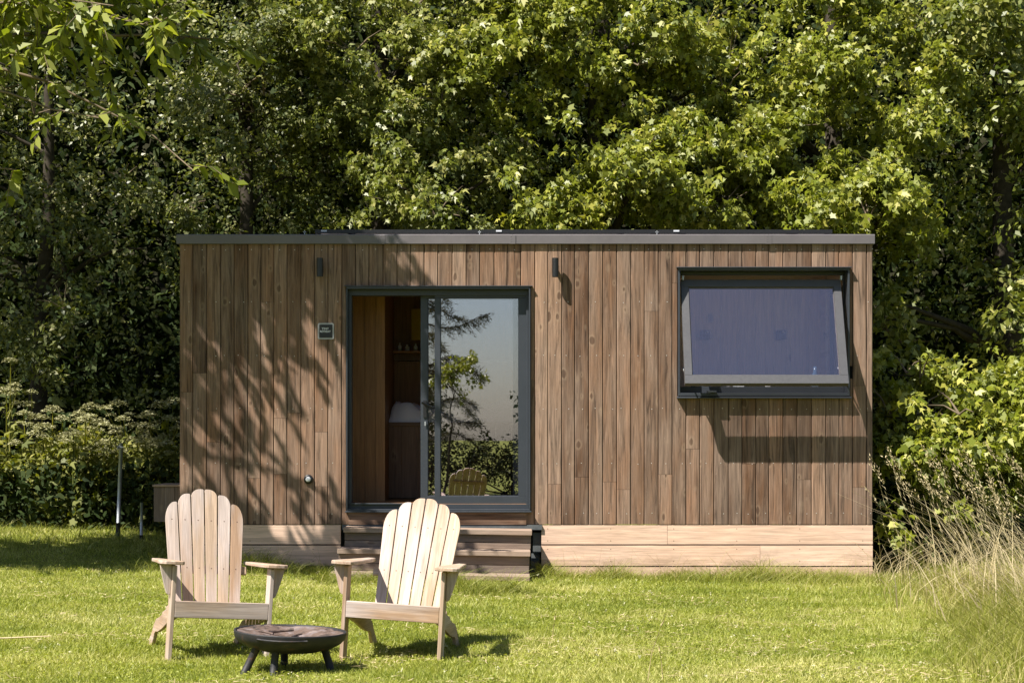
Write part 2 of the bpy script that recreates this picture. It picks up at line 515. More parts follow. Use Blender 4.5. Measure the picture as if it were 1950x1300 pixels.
def clump_sprays(clumps, per_area, up=0.7, back=0.3, holes=-0.25):
    """shoot tips spread over the shells of ellipsoid clumps (x,y,z,rx,ry,rz)"""
    Cs, Ss = [], []
    for (x, y, z, rx, ry, rz) in clumps:
        area = 4 * np.pi * ((rx * ry) ** 1.6 / 3 + (rx * rz) ** 1.6 / 3 + (ry * rz) ** 1.6 / 3) ** (1 / 1.6)
        n = max(4, int(area * per_area))
        u = norm(RNG.normal(0, 1, (n, 3)))
        keep = (u[:, 1] < 0.25) | (RNG.random(n) < back)
        keep &= (u[:, 2] > -0.35) | (RNG.random(n) < 0.45)
        u = u[keep]
        rr = RNG.uniform(0.3, 1.25, (len(u), 1)) ** 0.55
        lump = 1 + 0.22 * np.sin(u[:, 0:1] * 5 + x * 3) * np.cos(u[:, 2:3] * 6 + z * 5)
        c = np.array([x, y, z]) + u * rr * lump * np.array([rx, ry, rz])
        s = norm(u) + np.array([-0.25, -0.25, up]) + RNG.normal(0, 0.3, (len(u), 3))
        Cs.append(c)
        Ss.append(s)
    C, S = np.concatenate(Cs), np.concatenate(Ss)
    C = C + 0.13 * np.column_stack([np.sin(C[:, 2] * 7.3 + C[:, 1] * 3), np.sin(C[:, 0] * 6.1 + C[:, 2] * 4), np.sin(C[:, 0] * 8.7 + 1.3)])
    q = (np.sin(C[:, 0] * 4.3 + 1.7 * np.sin(C[:, 2] * 3.1)) + np.sin(C[:, 2] * 5.2 + 1.9 * np.sin(C[:, 0] * 2.3 + C[:, 1])) + np.sin(C[:, 1] * 5.0 + C[:, 0] * 2.7)
         + 0.8 * np.sin(C[:, 0] * 11 + C[:, 2] * 9) + 0.8 * np.sin(C[:, 2] * 13 - C[:, 0] * 7))
    keep = q + RNG.normal(0, .5, len(q)) > holes
    return C[keep], S[keep]


# ------------------------------------------------------------------ ground
def sstep(a, b, x):
    t = np.clip((x - a) / (b - a), 0, 1)
    return t * t * (3 - 2 * t)


def gz(x, y):
    x = np.asarray(x, dtype=float)
    y = np.asarray(y, dtype=float)
    z = -0.018 * (np.clip(x, -12, 12) - 0.3) * sstep(9, 17, y) * (1 - sstep(40, 80, y))
    z = z + 0.2 * sstep(16, 20, y) * sstep(2.5, 4.5, -x) * (1 - sstep(12, 20, -x))
    z = z + 0.35 * sstep(20, 26, y) * (1 - sstep(40, 80, y))
    z = z + 0.012 * np.sin(x * 2.1 + y * 0.7) * np.cos(y * 1.7 - x * 0.6) + 0.006 * np.sin(x * 5.3 + 1) * np.sin(y * 4.1)
    far = sstep(60, 300, np.hypot(x, y))
    return z * (1 - far)


def gzf(x, y):
    return float(gz(x, y))


def axis_pts(lo, hi, flo, fhi, step, n):
    a = np.arange(flo, fhi + 1e-6, step)
    left = flo - (np.geomspace(1, abs(lo - flo) + 1, n)[1:] - 1)
    right = fhi + (np.geomspace(1, abs(hi - fhi) + 1, n)[1:] - 1)
    return np.concatenate([left[::-1], a, right])


xs = axis_pts(-900, 900, -9, 9, 0.25, 26)
ys = axis_pts(-900, 900, 2, 26, 0.25, 26)
X, Y = np.meshgrid(xs, ys)
Z = gz(X, Y)
nx, ny = len(xs), len(ys)
idx = np.arange(nx * ny).reshape(ny, nx)
quads = np.stack([idx[:-1, :-1], idx[:-1, 1:], idx[1:, 1:], idx[1:, :-1]], -1).reshape(-1, 4)
me = bpy.data.meshes.new('ground')
me.from_pydata(np.stack([X, Y, Z], -1).reshape(-1, 3).tolist(), [], quads.tolist())
me.materials.append(M['soil'])
me.polygons.foreach_set('use_smooth', [True] * len(me.polygons))
ground = bpy.data.objects.new('ground', me)
COL.objects.link(ground)
tag(ground, 'sunlit green lawn ground', kind='structure')


def vnoise(x, y, s, seed=0):
    """cheap smooth value noise in 0..1"""
    x = np.asarray(x) / s + 57.3 + seed * 13.1
    y = np.asarray(y) / s + 91.7 + seed * 7.7
    xi, yi = np.floor(x).astype(int), np.floor(y).astype(int)
    fx, fy = x - xi, y - yi
    fx, fy = fx * fx * (3 - 2 * fx), fy * fy * (3 - 2 * fy)
    def h(a, b):
        v = np.sin(a * 127.1 + b * 311.7 + seed * 74.7) * 43758.5453
        return v - np.floor(v)
    return (h(xi, yi) * (1 - fx) + h(xi + 1, yi) * fx) * (1 - fy) + (h(xi, yi + 1) * (1 - fx) + h(xi + 1, yi + 1) * fx) * fy


# lawn blades
def lawn(n):
    u = RNG.random(n)
    y = 8.4 * (21.5 / 8.4) ** u                           # denser where the grass is near
    x = RNG.uniform(-1, 1, n) * (0.3 * y + 1.3)
    ok = ~((x > -3.3) & (x < 3.5) & (y > 16.98) & (y < 19.7))
    x, y = x[ok], y[ok]
    n = len(x)
    longer = np.clip(sstep(2.2, 4.2, x - 0.18 * (14 - y)) + 0.9 * sstep(2.0, 0.4, np.abs(y - 16.9)) * 0.0, 0, 1)
    h = RNG.uniform(0.022, 0.05, n) * (1 + 1.6 * longer) * (0.75 + 0.6 * vnoise(x, y, 0.45, 1))
    lean = RNG.normal(0, 0.75, (n, 2))
    ax = np.column_stack([lean, np.ones(n)])
    nr = np.column_stack([RNG.normal(0, 1, (n, 2)), np.full(n, 0.3)])
    pos = np.column_stack([x, y, gz(x, y) - 0.004])
    big = vnoise(x, y, 1.1, 2) * 0.4 + vnoise(x * 0.3, y, 0.38, 3) * 0.45 + vnoise(x, y, 0.13, 9) * 0.35 - 0.06
    tn = np.clip(-0.1 + 1.15 * big + RNG.normal(0, 0.24, n), 0, 1)
    o = leaf_mesh('lawn_grass', pos, ax, nr, h, 'blade', M['grass'], tn, width=RNG.uniform(0.004, 0.008, n) * (0.7 + y / 28))
    return tag(o, 'short mown green lawn with paler dry patches', kind='stuff')


lawn(420000)
# clover leaves lying low in the lawn
n = 70000
y = 8.4 * (21 / 8.4) ** RNG.random(n)
x = RNG.uniform(-1, 1, n) * (0.3 * y + 1.2)
ok = (vnoise(x, y, 0.5, 5) > 0.35) & ~((x > -3.3) & (x < 3.5) & (y > 16.98) & (y < 19.7))
x, y = x[ok], y[ok]
n = len(x)
o = leaf_mesh('clover', np.column_stack([x, y, gz(x, y) + RNG.uniform(0.008, 0.03, n)]), RNG.normal(0, 1, (n, 3)) * np.array([1, 1, .3]),
              np.column_stack([RNG.normal(0, .4, (n, 2)), np.ones(n)]), RNG.uniform(0.012, 0.024, n), 'small', M['grass'], np.clip(RNG.normal(0.35, 0.2, n), 0, 1))
tag(o, 'low clover leaves spread through the mown lawn', kind='stuff')


def tufts(name, n, xf, yf, hf, leanx, mat, label, spread=0.25, wmin=0.004, wmax=0.008, tmean=0.4):
    """upright arching blades, three segments each"""
    x = xf(n)
    y = yf(n, x)
    h = hf(n, x, y)
    a = RNG.uniform(0, 2 * np.pi, n)
    sp = spread * RNG.uniform(.1, 1.7, n)
    dx = np.cos(a) * sp + leanx * RNG.uniform(.4, 1.5, n)
    dy = np.sin(a) * sp
    p0 = np.column_stack([x, y, gz(x, y) - 0.01])
    wd = RNG.uniform(wmin, wmax, n)
    sdx, sdy = -np.sin(a + 1.2), np.cos(a + 1.2)
    P, Wd = [], []
    for i, t in enumerate((0, .35, .7, 1.0)):
        cur = t ** 2
        P.append(np.column_stack([p0[:, 0] + dx * h * cur * 1.3, p0[:, 1] + dy * h * cur * 1.3, p0[:, 2] + h * (t - 0.28 * cur)]))
        Wd.append(wd * (1 - t * 0.85) * 0.5)
    V = np.zeros((n, 8, 3), dtype=np.float32)
    sv = np.column_stack([sdx, sdy, np.zeros(n)])
    for i in range(4):
        V[:, 2 * i] = P[i] - sv * Wd[i][:, None]
        V[:, 2 * i + 1] = P[i] + sv * Wd[i][:, None]
    base = np.arange(n)[:, None, None] * 8
    q = np.array([[0, 1, 3, 2], [2, 3, 5, 4], [4, 5, 7, 6]])[None]
    Fq = (base + q).reshape(-1, 4).astype(np.int32)
    me = bpy.data.meshes.new(name)
    me.vertices.add(n * 8)
    me.vertices.foreach_set('co', V.ravel())
    me.loops.add(Fq.size)
    me.loops.foreach_set('vertex_index', Fq.ravel())
    me.polygons.add(len(Fq))
    me.polygons.foreach_set('loop_start', np.arange(0, Fq.size, 4, dtype=np.int32))
    me.materials.append(mat)
    me.update(calc_edges=True)
    at_ = me.attributes.new('tn', 'FLOAT', 'POINT')
    at_.data.foreach_set('value', np.repeat(np.clip(RNG.normal(tmean, 0.2, n), 0, 1), 8).astype(np.float32))
    o = bpy.data.objects.new(name, me)
    COL.objects.link(o)
    return tag(o, label, kind='stuff')


n = 160
y = 8.8 * (16.5 / 8.8) ** RNG.random(n)
x = RNG.uniform(-1, 1, n) * .3 * y
k5 = 5
P = np.repeat(np.column_stack([x, y, gz(x, y) + .045]), k5, 0) + RNG.normal(0, .004, (n * k5, 3))
o = leaf_mesh('clover_flowers', P, RNG.normal(0, 1, P.shape), RNG.normal(0, 1, P.shape), RNG.uniform(.01, .018, len(P)), 'small', M['umbel'], np.ones(len(P)))
tag(o, 'tiny pale clover flowers dotted over the lawn', kind='stuff')
# thin worn straw patches lying in the lawn
n = 26000
y = 8.6 * (17 / 8.6) ** RNG.random(n)
x = RNG.uniform(-1, 1, n) * (0.3 * y + 1.0)
ok = (vnoise(x * .35, y, 0.42, 3) * .6 + vnoise(x, y, .25, 12) * .5) > .66
x, y = x[ok], y[ok]
n = len(x)
o = leaf_mesh('dry_clippings', np.column_stack([x, y, gz(x, y) + RNG.uniform(0.02, 0.045, n)]), np.column_stack([RNG.normal(0, 1, (n, 2)), RNG.normal(0, .15, n)]),
              np.column_stack([RNG.normal(0, .3, (n, 2)), np.ones(n)]), RNG.uniform(0.03, 0.07, n), 'blade', M['straw'], RNG.random(n), width=RNG.uniform(.004, .007, n))
tag(o, 'pale dry clippings lying in streaks on the lawn', kind='stuff')

# unmown strip along the foot of the cabin
tufts('strip_grass', 17000, lambda n: RNG.uniform(-3.6, 4.2, n),
      lambda n, x: 16.96 - np.abs(RNG.normal(0, 0.22, n)) - 0.25 * (x > 1.5) * RNG.random(n) - np.where((x > -1.7) & (x < -0.45), 1.05, 0) - np.where((x >= -0.45) & (x < 0.22), 1.9, 0),
      lambda n, x, y: RNG.uniform(0.05, 0.22, n) * (0.3 + 1.5 * vnoise(x, y, 0.33, 8) ** 1.5), 0.05, M['roughgrass'],
      'unmown green grass strip along the foot of the cabin', 0.6)
tufts('dry_strip_stems', 170, lambda n: np.where(RNG.random(n) < 0.8, RNG.uniform(0.2, 3.5, n), RNG.uniform(-3, -1.7, n)), lambda n, x: RNG.uniform(16.7, 16.93, n),
      lambda n, x, y: RNG.uniform(0.15, 0.5, n), 0.1, M['straw'], 'dry grass stems standing against the pale plinth boards', 0.6, 0.003, 0.006)
# rough grass at the right
def xr(n): return 2.2 + 2.8 * RNG.random(n) ** 0.75
tufts('long_grass', 26000, xr, lambda n, x: RNG.uniform(9.2, 17.2, n),
      lambda n, x, y: RNG.uniform(0.04, 0.2, n) * (0.2 + 1.7 * sstep(0.2, 0.31, x / y)) * (0.4 + sstep(0.15, 0.3, x / y)) * (.5 + vnoise(x, y, .5, 4)), -0.1, M['roughgrass'],
      'long tangled green grass along the right edge of the lawn', 0.45, 0.004, 0.009, 0.55)
tufts('tall_dry_grass', 330, lambda n: RNG.normal(4.05, 0.4, n), lambda n, x: RNG.uniform(12.0, 15.4, n),
      lambda n, x, y: RNG.uniform(0.45, 1.35, n) * np.where(x < 3.6, .6, 1), -0.34, M['straw'], 'tall straw coloured grass stems leaning left at the right edge', 0.22, 0.009, 0.016, 0.85)
tufts('tussock_grass', 5000, lambda n: RNG.normal(4.1, 0.4, n), lambda n, x: RNG.uniform(12.0, 15.6, n),
      lambda n, x, y: RNG.uniform(0.15, 0.5, n), -0.1, M['roughgrass'], 'dense yellow green tussock at the foot of the tall dry stems', 0.5, 0.005, 0.011, 0.75)
def seed_heads(n):
    x, y = RNG.normal(3.75, .45, n), RNG.uniform(12.0, 15.4, n)
    z = RNG.uniform(.65, 1.12, n)
    P, A, Sz = [], [], []
    for i in range(n):
        dv = np.array([-.55 + RNG.normal(0, .15), RNG.normal(0, .15), .8])
        for q in range(26):
            P.append(np.array([x[i], y[i], z[i]]) + dv * .2 * q / 26 + RNG.normal(0, .008, 3)); A.append(dv + RNG.normal(0, .35, 3)); Sz.append(RNG.uniform(.016, .03))
        for q in range(24):
            t = q / 24
            P.append(np.array([x[i] + .45 * z[i] * (1 - t) ** 1.6, y[i], z[i] * t])); A.append(np.array([-.45, 0, 1.0])); Sz.append(z[i] / 19)
    P = np.array(P)
    w_ = np.tile(np.concatenate([np.full(26, .012), np.full(24, .008)]), n)
    o = leaf_mesh('seeding_grass', P, np.array(A), RNG.normal(0, 1, P.shape), Sz, 'small', M['straw'], RNG.uniform(.5, 1, len(P)), width=w_)
    tag(o, 'feathery straw seed heads above the tall grass at the right', kind='stuff')
seed_heads(75)
tufts('arching_dry_grass', 130, lambda n: RNG.uniform(3.35, 4.4, n), lambda n, x: RNG.uniform(16.2, 17.0, n),
      lambda n, x, y: RNG.uniform(0.25, 0.8, n), 0.25, M['straw'], 'arching straw grass beside the right corner of the cabin', 0.55, 0.005, 0.01, 0.7)
# shaded rough grass at the left edge of the lawn
tufts('left_edge_grass', 5000, lambda n: RNG.uniform(-7, -3.0, n), lambda n, x: RNG.uniform(17.8, 20.5, n),
      lambda n, x, y: RNG.uniform(0.04, 0.17, n), 0.0, M['roughgrass'], 'rough grass in the shade at the left end of the cabin', 0.45, 0.006, 0.012, 0.35)

# a few dry stalks standing in the lawn, each one a thing
STALKS = [(1052, 1225, 0.14, 0.1, 'short bent straw stalk in the lawn below the door side of the plinth'),
          (1233, 1290, 0.30, 0.25, 'tall thin straw stalk leaning right in the middle of the lawn'),
          (1262, 1290, 0.16, -0.1, 'short thin straw stalk beside the taller leaning stalk')]
for px, py, h, lean, lab in STALKS:
    d = F * CAMH / (py - HY)
    x = (px - PX0) / F * d
    mb = MB()
    z0 = gzf(x, d)
    mb.tube([(x, d, z0 - .01), (x + lean * h * .3, d, z0 + h * .5), (x + lean * h, d + .01, z0 + h)], [.0025, .002, .0015], 5)
    mb.tube([(x + lean * h, d + .01, z0 + h), (x + lean * h * 1.25, d + .01, z0 + h + .03)], [.005, .002], 5)
    tag(mb.build('straw_stalk', M['straw']), lab, 'straw', 'straw stalks standing in the lawn')
mb = MB()
d = 11.3
mb.tube([(-3.45, d, .03), (-3.2, d + .02, .035), (-2.93, d + .05, .045)], [.006, .006, .003], 5)
tag(mb.build('dry_stem', M['straw']), 'dry straw stem lying flat on the lawn at the left edge', 'straw')

# ------------------------------------------------------------------ cabin
FY = 17.0
def CX(px): return (px - PX0) / 200.0
def CZ(py): return CAMH + (HY - py) / 200.0
XL, XR, ZT, ZB = CX(342), CX(1662), CZ(463), CZ(998)
DO = (CX(660), CX(1010), CZ(972), CZ(546))
WO = (CX(1291), CX(1617), CZ(754), CZ(511))
cabin = empty('cabin', (0.13, FY, 0))
tag(cabin, 'long low cabin with weathered vertical timber boards and a flat roof', 'cabin')
cabin.location = (0, 0, 0)

mb = MB()
xb = XL
wid = 0.1305
bx = []
while xb < XR - 0.09:
    wv = wid * random.uniform(0.94, 1.06)
    bx.append((xb, min(xb + wv, XR - 0.06)))
    xb += wv
bx.append((XR - 0.058, XR))
NAILZ = [CZ(475), CZ(575), CZ(677), CZ(778), CZ(882), CZ(977)]


def board(x0, x1, z0, z1, tone, off):
    c = 0.006
    g = 0.0022
    poly = [(x0 + g, FY + .02), (x0 + g, FY + c), (x0 + g + c, FY), (x1 - g - c, FY), (x1 - g, FY + c), (x1 - g, FY + .02)]
    if x1 - x0 < 0.02: return
    mb.prism(poly, z0, z1, 2, grain=2, tone=tone, off=off)


def cut(x0, x1, z0, z1, tone, off):
    for (a, b, c, d) in (DO, WO):
        if x1 > a + 1e-4 and x0 < b - 1e-4 and z1 > c and z0 < d:
            if z1 > d: cut(x0, x1, d, z1, tone, off)
            if z0 < c: cut(x0, x1, z0, c, tone, off)
            zz0, zz1 = max(z0, c), min(z1, d)
            if x0 < a: board(x0, a, zz0, zz1, tone, off)
            if x1 > b: board(b, x1, zz0, zz1, tone, off)
            return
    board(x0, x1, z0, z1, tone, off)


for (x0, x1) in bx:
    zc = [ZB]
    if random.random() < 0.55: zc.append(random.uniform(ZB + .3, ZT - .3))
    if random.random() < 0.15: zc.append(random.uniform(ZB + .3, ZT - .3))
    zc.append(ZT)
    zc.sort()
    for a, b in zip(zc[:-1], zc[1:]):
        if b - a < 0.15: continue
        tone = min(1, max(0, random.gauss(0.5 if (x0 > -1.5) else 0.44, 0.3)))
        cut(x0, x1, a + 0.0012, b - 0.0012, tone, (random.uniform(0, 60), random.uniform(0, 60), random.uniform(0, 60)))
for (x0, x1) in bx:
    for zn in NAILZ:
        x = (x0 + x1) / 2 + random.uniform(-.03, .03)
        if any(a - .03 < x < b + .03 and c - .03 < zn < d + .03 for (a, b, c, d) in (DO, WO)): continue
        if random.random() < .12: continue
        zn2 = zn + random.uniform(-.006, .006)
        rr = 0.0042
        poly = [(x + rr * math.cos(t), zn2 + rr * math.sin(t)) for t in [i * math.pi / 3 for i in range(6)]]
        mb.prism(poly, FY - .0012, FY + .004, 1, mi=1)
wall = mb.build('wall', [M['clad'], M['screw']], cabin)

# carcass behind the boards
mb = MB()
y0, y1 = FY + .0205, FY + .11
for (a, b, c, d) in [(XL + .004, XR - .004, ZB, DO[2]), (XL + .004, DO[0], DO[2], ZT), (DO[1], WO[0], DO[2], ZT), (WO[1], XR - .004, DO[2], ZT),
                     (DO[0], DO[1], DO[3], ZT), (WO[0], WO[1], DO[2], WO[2]), (WO[0], WO[1], WO[3], ZT)]:
    mb.box(a, b, y0, y1, c, d)
mb.build('inner_frame', M['void'], cabin)
# side and back walls
mb = MB()
for sx in (0, 1):
    n = 19
    for i in range(n):
        a = FY + .022 + i * (2.5 / n)
        b = a + 2.5 / n - .004
        if sx == 0: mb.box(XL, XL + .02, a, b, ZB, ZT, grain=2)
        elif 17.45 < a < 18.85:
            mb.box(XR - .02, XR, a, b, ZB, 1.85, grain=2)
            mb.box(XR - .02, XR, a, b, 2.85, ZT, grain=2)
        else: mb.box(XR - .02, XR, a, b, ZB, ZT, grain=2)
x = XL
while x < XR - .05:
    mb.box(x, min(x + .128, XR), FY + 2.53, FY + 2.55, ZB, ZT, grain=2)
    x += .131
mb.build('outer_wall', M['clad'], cabin)
mb = MB()
mb.box(XL + .021, XL + .1, FY + .115, FY + 2.45, ZB, ZT - .01)
for (ya_, yb_, za_, zb_) in ((FY + .115, 17.45, ZB, ZT - .01), (18.98, FY + 2.45, ZB, ZT - .01), (17.45, 18.98, ZB, 1.85), (17.45, 18.98, 2.85, ZT - .01)):
    mb.box(XR - .1, XR - .021, ya_, yb_, za_, zb_)
x = XL + .1
while x < XR - .101:
    x2 = min(x + .19, XR - .1)
    mb.box(x + .001, x2 - .001, FY + 2.3, FY + 2.44, ZB + .2, ZT - .01, grain=2)
    x = x2
mb.build('lining', M['pale'], cabin)
FLZ = CAMH + (HY - 957) * 17.3 / F
mb = MB()
y = FY + .06
mb.box(XL + .03, XR - .03, FY + .115, FY + 2.5, ZB + .004, FLZ - .02)
while y < FY + 2.3:
    mb.box(XL + .1, XR - .1, y + .001, y + .139, FLZ - .02, FLZ, grain=0)
    y += .14
mb.build('floor', M['pine'], cabin)
mb = MB()
mb.box(XL + .1, XR - .1, FY + .11, FY + 2.3, ZT - .14, ZT - .10, grain=0)
mb.build('ceiling', M['pale'], cabin)
mb = MB()  # side window added out of view to let more daylight into the room
for (ya_, yb_, za_, zb_) in ((17.455, 18.975, 1.855, 1.895), (17.455, 18.975, 2.805, 2.845), (17.455, 17.495, 1.895, 2.805), (18.935, 18.975, 1.895, 2.805)):
    mb.box(XR - .06, XR - .0, ya_, yb_, za_, zb_)
o = mb.build('added_side_window', M['frame'], cabin)
mb = MB(); mb.box(XR - .04, XR - .034, 17.496, 18.934, 1.896, 2.804); mb.build('added_side_pane', M['glass_clear'], o)
# partition on the left, seen through the open door
PY = FY + .85
mb = MB()
px = 560
for i, wpx in enumerate([27, 27, 27, 27, 27, 21]):
    xa, xb2 = (px - PX0) / F * PY, (px + wpx - PX0) / F * PY
    mb.box(xa + .0015, xb2 - .0015, PY, PY + .02, FLZ, ZT - .14, grain=2)
    px += wpx
xa = (px - PX0) / F * PY
mb.box(xa, xa + .09, PY - .015, PY + .04, FLZ, ZT - .14, grain=2, tone=1)
mb.box(xa + .02, xa + .09, PY + .04, FY + 2.3, FLZ, ZT - .14, grain=2, tone=.2)
mb.build('partition', M['pine'], cabin)
mb = MB()
mb.box(.78, .84, FY + .115, FY + 2.3, FLZ, ZT - .14, grain=2)
mb.build('room_divider', M['pale'], cabin)
mb = MB()
xa, xb2 = -1.27, .77
mb.box(xa, xb2, FY + 2.24, FY + 2.295, FLZ + .9, FLZ + 1.45, grain=2)
mb.build('back_panel', M['pine'], cabin)
mb = MB()
mb.box(xa, xb2, FY + 2.22, FY + 2.297, FLZ + 1.46, ZT - .141, grain=2)  # dark panel stands in for the dim upper part of the room
mb.build('dim_upper_panel', M['unit'], cabin)

# roof and flashing
roof = MB()
roof.box(XL - .02, XR + .01, FY - .018, FY + 2.6, CZ(465), CZ(465) + .085)
roof = roof.build('roof', M['flash'], cabin)
mb = MB()
zl, zr = 3.146, 3.236
cuts = [CX(337), CX(728), CX(976), CX(1463), CX(1665)]
for i in range(4):
    a, b = cuts[i], cuts[i + 1]
    yy = FY - .032 - (.003 if i % 2 else 0)
    mb.prism([(yy, zl), (yy, zr - .006), (yy + .008, zr), (FY + .3, zr + .01), (FY + .3, zr - .003), (yy + .01, zr - .01), (yy + .004, zl)], a, b - .0015, 0, grain=0)
for c in cuts[1:4]:
    mb.box(c - .03, c + .03, FY - .0375, FY - .0345, zl - .002, zr - .008)
    for dz in (.02, .045, .07):
        mb.prism([(c - .012 + .004 * math.cos(t), zl + dz + .004 * math.sin(t)) for t in [i * math.pi / 3 for i in range(6)]], FY - .0395, FY - .037, 1)
mb.build('roof_flashing', M['flash'], roof, bevel=.0015)
mb = MB()
mb.box(XL - .012, XR + .012, FY - .012, FY - .0195 + .019, ZT - .0, CZ(465) - .0005)
mb.build('drip_strip', M['void'], roof)

# plinth boards
mb = MB()
pz = [ZB - .006, CZ(1038), CZ(1079), CZ(1122)]
for (a, b) in ((XL + .01, CX(649)), (CX(1031), XR)):
    if a > 0:
        o = mb.build('plinth', [M['skirt'], M['rust']], cabin)
        o['label'] = 'pale fresh timber plinth boards left of the steps'
        mb = MB()
    for i in range(3):
        j_ = a + (b - a) * (.38, .66, .5)[i] if a > 0 else b
        mb.box(a, j_ - .001, FY + .004, FY + .03, pz[i + 1] + .012, pz[i], grain=0)
        if a > 0: mb.box(j_ + .002, b, FY + .004, FY + .03, pz[i + 1] + .012, pz[i], grain=0)
        xs_ = a + .06
        while xs_ < b:
            for dz_ in (.035, .15):
                zs_ = pz[i] - dz_
                mb.prism([(xs_ + .0045 * math.cos(t), zs_ + .0045 * math.sin(t)) for t in [q_ * math.pi / 3 for q_ in range(6)]], FY + .0028, FY + .008, 1, mi=1)
            xs_ += .6
mb2 = MB(); mb2.box(XL + .02, CX(640), FY + .04, FY + .05, -.2, ZB - .02); mb2.build('membrane', M['void'], cabin); mb2 = MB(); mb2.box(CX(1040), XR - .03, FY + .04, FY + .05, -.2, ZB - .02); mb2.build('membrane', M['void'], cabin)
mb.box(XR - .026, XR - .001, FY + .031, FY + 2.5, -.2, ZB - .006, grain=1)
o = mb.build('plinth', [M['skirt'], M['rust']], cabin)
o['label'] = 'pale fresh timber plinth boards under the window end'
mb = MB()
mb.box(CX(649) - .08, CX(1030) + .08, FY + .2, FY + .4, -.1, ZB - .04)
mb.box(CX(1012), CX(1028), FY + .08, FY + .19, -.05, .2)
mb.box(CX(1015), CX(1030), FY + .05, FY + .19, .205, .4)
mb.build('footing', M['block'], cabin)
mb = MB()
mb.box(CX(652), CX(1032), FY - .02, FY + .16, CZ(1008), ZB - .004)
mb.build('sill_beam', M['block'], cabin)

# door surround
df = MB()
a, b, c, d = DO
L = .018
def ring(mb, a, b, c, d, wl, wr, wb, wt_, y0, y1, **kw):
    mb.box(a, b, y0, y1, d - wt_, d, **kw)
    mb.box(a, b, y0, y1, c, c + wb, **kw)
    mb.box(a, a + wl, y0, y1, c + wb, d - wt_, **kw)
    mb.box(b - wr, b, y0, y1, c + wb, d - wt_, **kw)
ring(df, a, b, c, d, .012, .014, .016, .022, FY - .035, FY + .20)
ring(df, a + .012, b - .014, c + .016, d - .022, .03, .025, .045, .055, FY + .055, FY + .2)
df.box(a - .02, b + .02, FY - .045, FY + .01, d + .0005, d + .008)
df.box(a - .01, b + .01, FY - .06, FY + .02, c - .014, c - .0005)
df.box(CX(668), CX(800), FY + .02, FY + .05, CZ(960), CZ(957.5))
dframe = df.build('door_frame', M['frame'], cabin, bevel=.002)


def leaf_frame(name, x0, x1, z0, z1, wl, wr, wb, wt_, y, t=.045, handle=False):
    m = MB()
    ring(m, x0, x1, z0, z1, wl, wr, wb, wt_, y, y + t)
    # thin glazing bead
    ring(m, x0 + wl, x1 - wr, z0 + wb, z1 - wt_, .006, .006, .006, .006, y + .008, y + .036)
    o = m.build(name, M['frame'], cabin, bevel=.002)
    g = MB()
    g.box(x0 + wl + .003, x1 - wr - .003, y + .018, y + .024, z0 + wb + .003, z1 - wt_ - .003)
    g.build('glass_pane', M['glass_door'], o)
    return o


dz0, dz1 = CZ(965), CZ(552)
fixed = leaf_frame('fixed_door', CX(827), CX(1004), dz0, dz1, .055, .08, .10, .07, FY + .075)
slide = leaf_frame('sliding_door', CX(799.5), CX(990), dz0, dz1, .07, .06, .10, .07, FY + .135)
h = MB()
hx, hz, hy = CX(808), CZ(772), FY + .135
h.box(hx - .016, hx + .016, hy - .012, hy - .0005, hz - .11, hz + .05)
h.tube([(hx - .03, hy - .055, hz + .03), (hx + .09, hy - .06, hz - .02)], .010, 10)
h.tube([(hx, hy - .05, hz + .015), (hx, hy - .005, hz + .015)], .009, 8)
h.build('door_handle', M['black'], slide)
h = MB()
h.box(hx - .004, hx + .008, hy - .016, hy - .0122, hz - .19, hz - .15)
h.build('lock_cylinder', M['steel'], slide)
# horizontal board under the threshold
mb = MB()
mb.box(CX(664), CX(1002), FY - .026, FY - .003, ZB + .0, c - .016, grain=0, tone=.15)
mb.build('threshold_board', M['clad'], cabin)

# window: outer frame and top-hung sash pushed open
wf = MB()
a, b, c, d = WO
ring(wf, a, b, c, d, .018, .018, .03, .02, FY - .035, FY + .20)
ring(wf, a + .018, b - .018, c + .03, d - .02, .012, .012, .065, .03, FY + .15, FY + .2)
wf.box(a - .015, b + .015, FY - .06, FY + .01, d + .0005, d + .010)
wf.prism([(FY - .075, c - .022), (FY - .075, c - .012), (FY + .02, c + .0), (FY + .02, c - .022)], a - .012, b + .012, 0)
wf.box(CX(1345), CX(1362), FY - .12, FY - .036, c + .032, c + .05)
wframe = wf.build('window_frame', M['frame'], cabin, bevel=.002)
for sxp in (1300, 1602):
    m = MB()
    m.box(CX(sxp), CX(sxp) + .016, FY + .04, FY + .09, CZ(532), CZ(524))
    m.build('hinge', M['steel'], wframe)
m = MB()
m.box(CX(1308), CX(1596), FY + .16, FY + .18, CZ(532.5), CZ(529.5), grain=0)
m.build('blind_rail', M['pine'], wframe)
SX0, SX1, SL = 1.615, 3.145, 1.093
TS = Matrix.Translation((0, FY + .115, CZ(533))) @ Matrix.Rotation(-R(23.0), 4, 'X')
m = MB()
def rb(mm, x0, x1, y0, y1, z0, z1): mm.box(x0, x1, y0, y1, z0, z1, T=TS)
t0, t1 = -.03, .032
ws_, wb_, wtp = .072, .088, .075
rb(m, SX0, SX1, t0, t1, -wtp, 0)
rb(m, SX0, SX1, t0, t1, -SL, -SL + wb_)
rb(m, SX0, SX0 + ws_, t0, t1, -SL + wb_, -wtp)
rb(m, SX1 - ws_, SX1, t0, t1, -SL + wb_, -wtp)
i0, i1 = SX0 + ws_, SX1 - ws_
for (p, q, r_, s_) in ((i0, i1, -wtp - .006, -wtp), (i0, i1, -SL + wb_, -SL + wb_ + .006), (i0, i0 + .006, -SL + wb_ + .006, -wtp - .006), (i1 - .006, i1, -SL + wb_ + .006, -wtp - .006)):
    rb(m, p, q, -.022, .02, r_, s_)
sash = m.build('sash', M['sash'], wframe, bevel=.002)
m = MB()
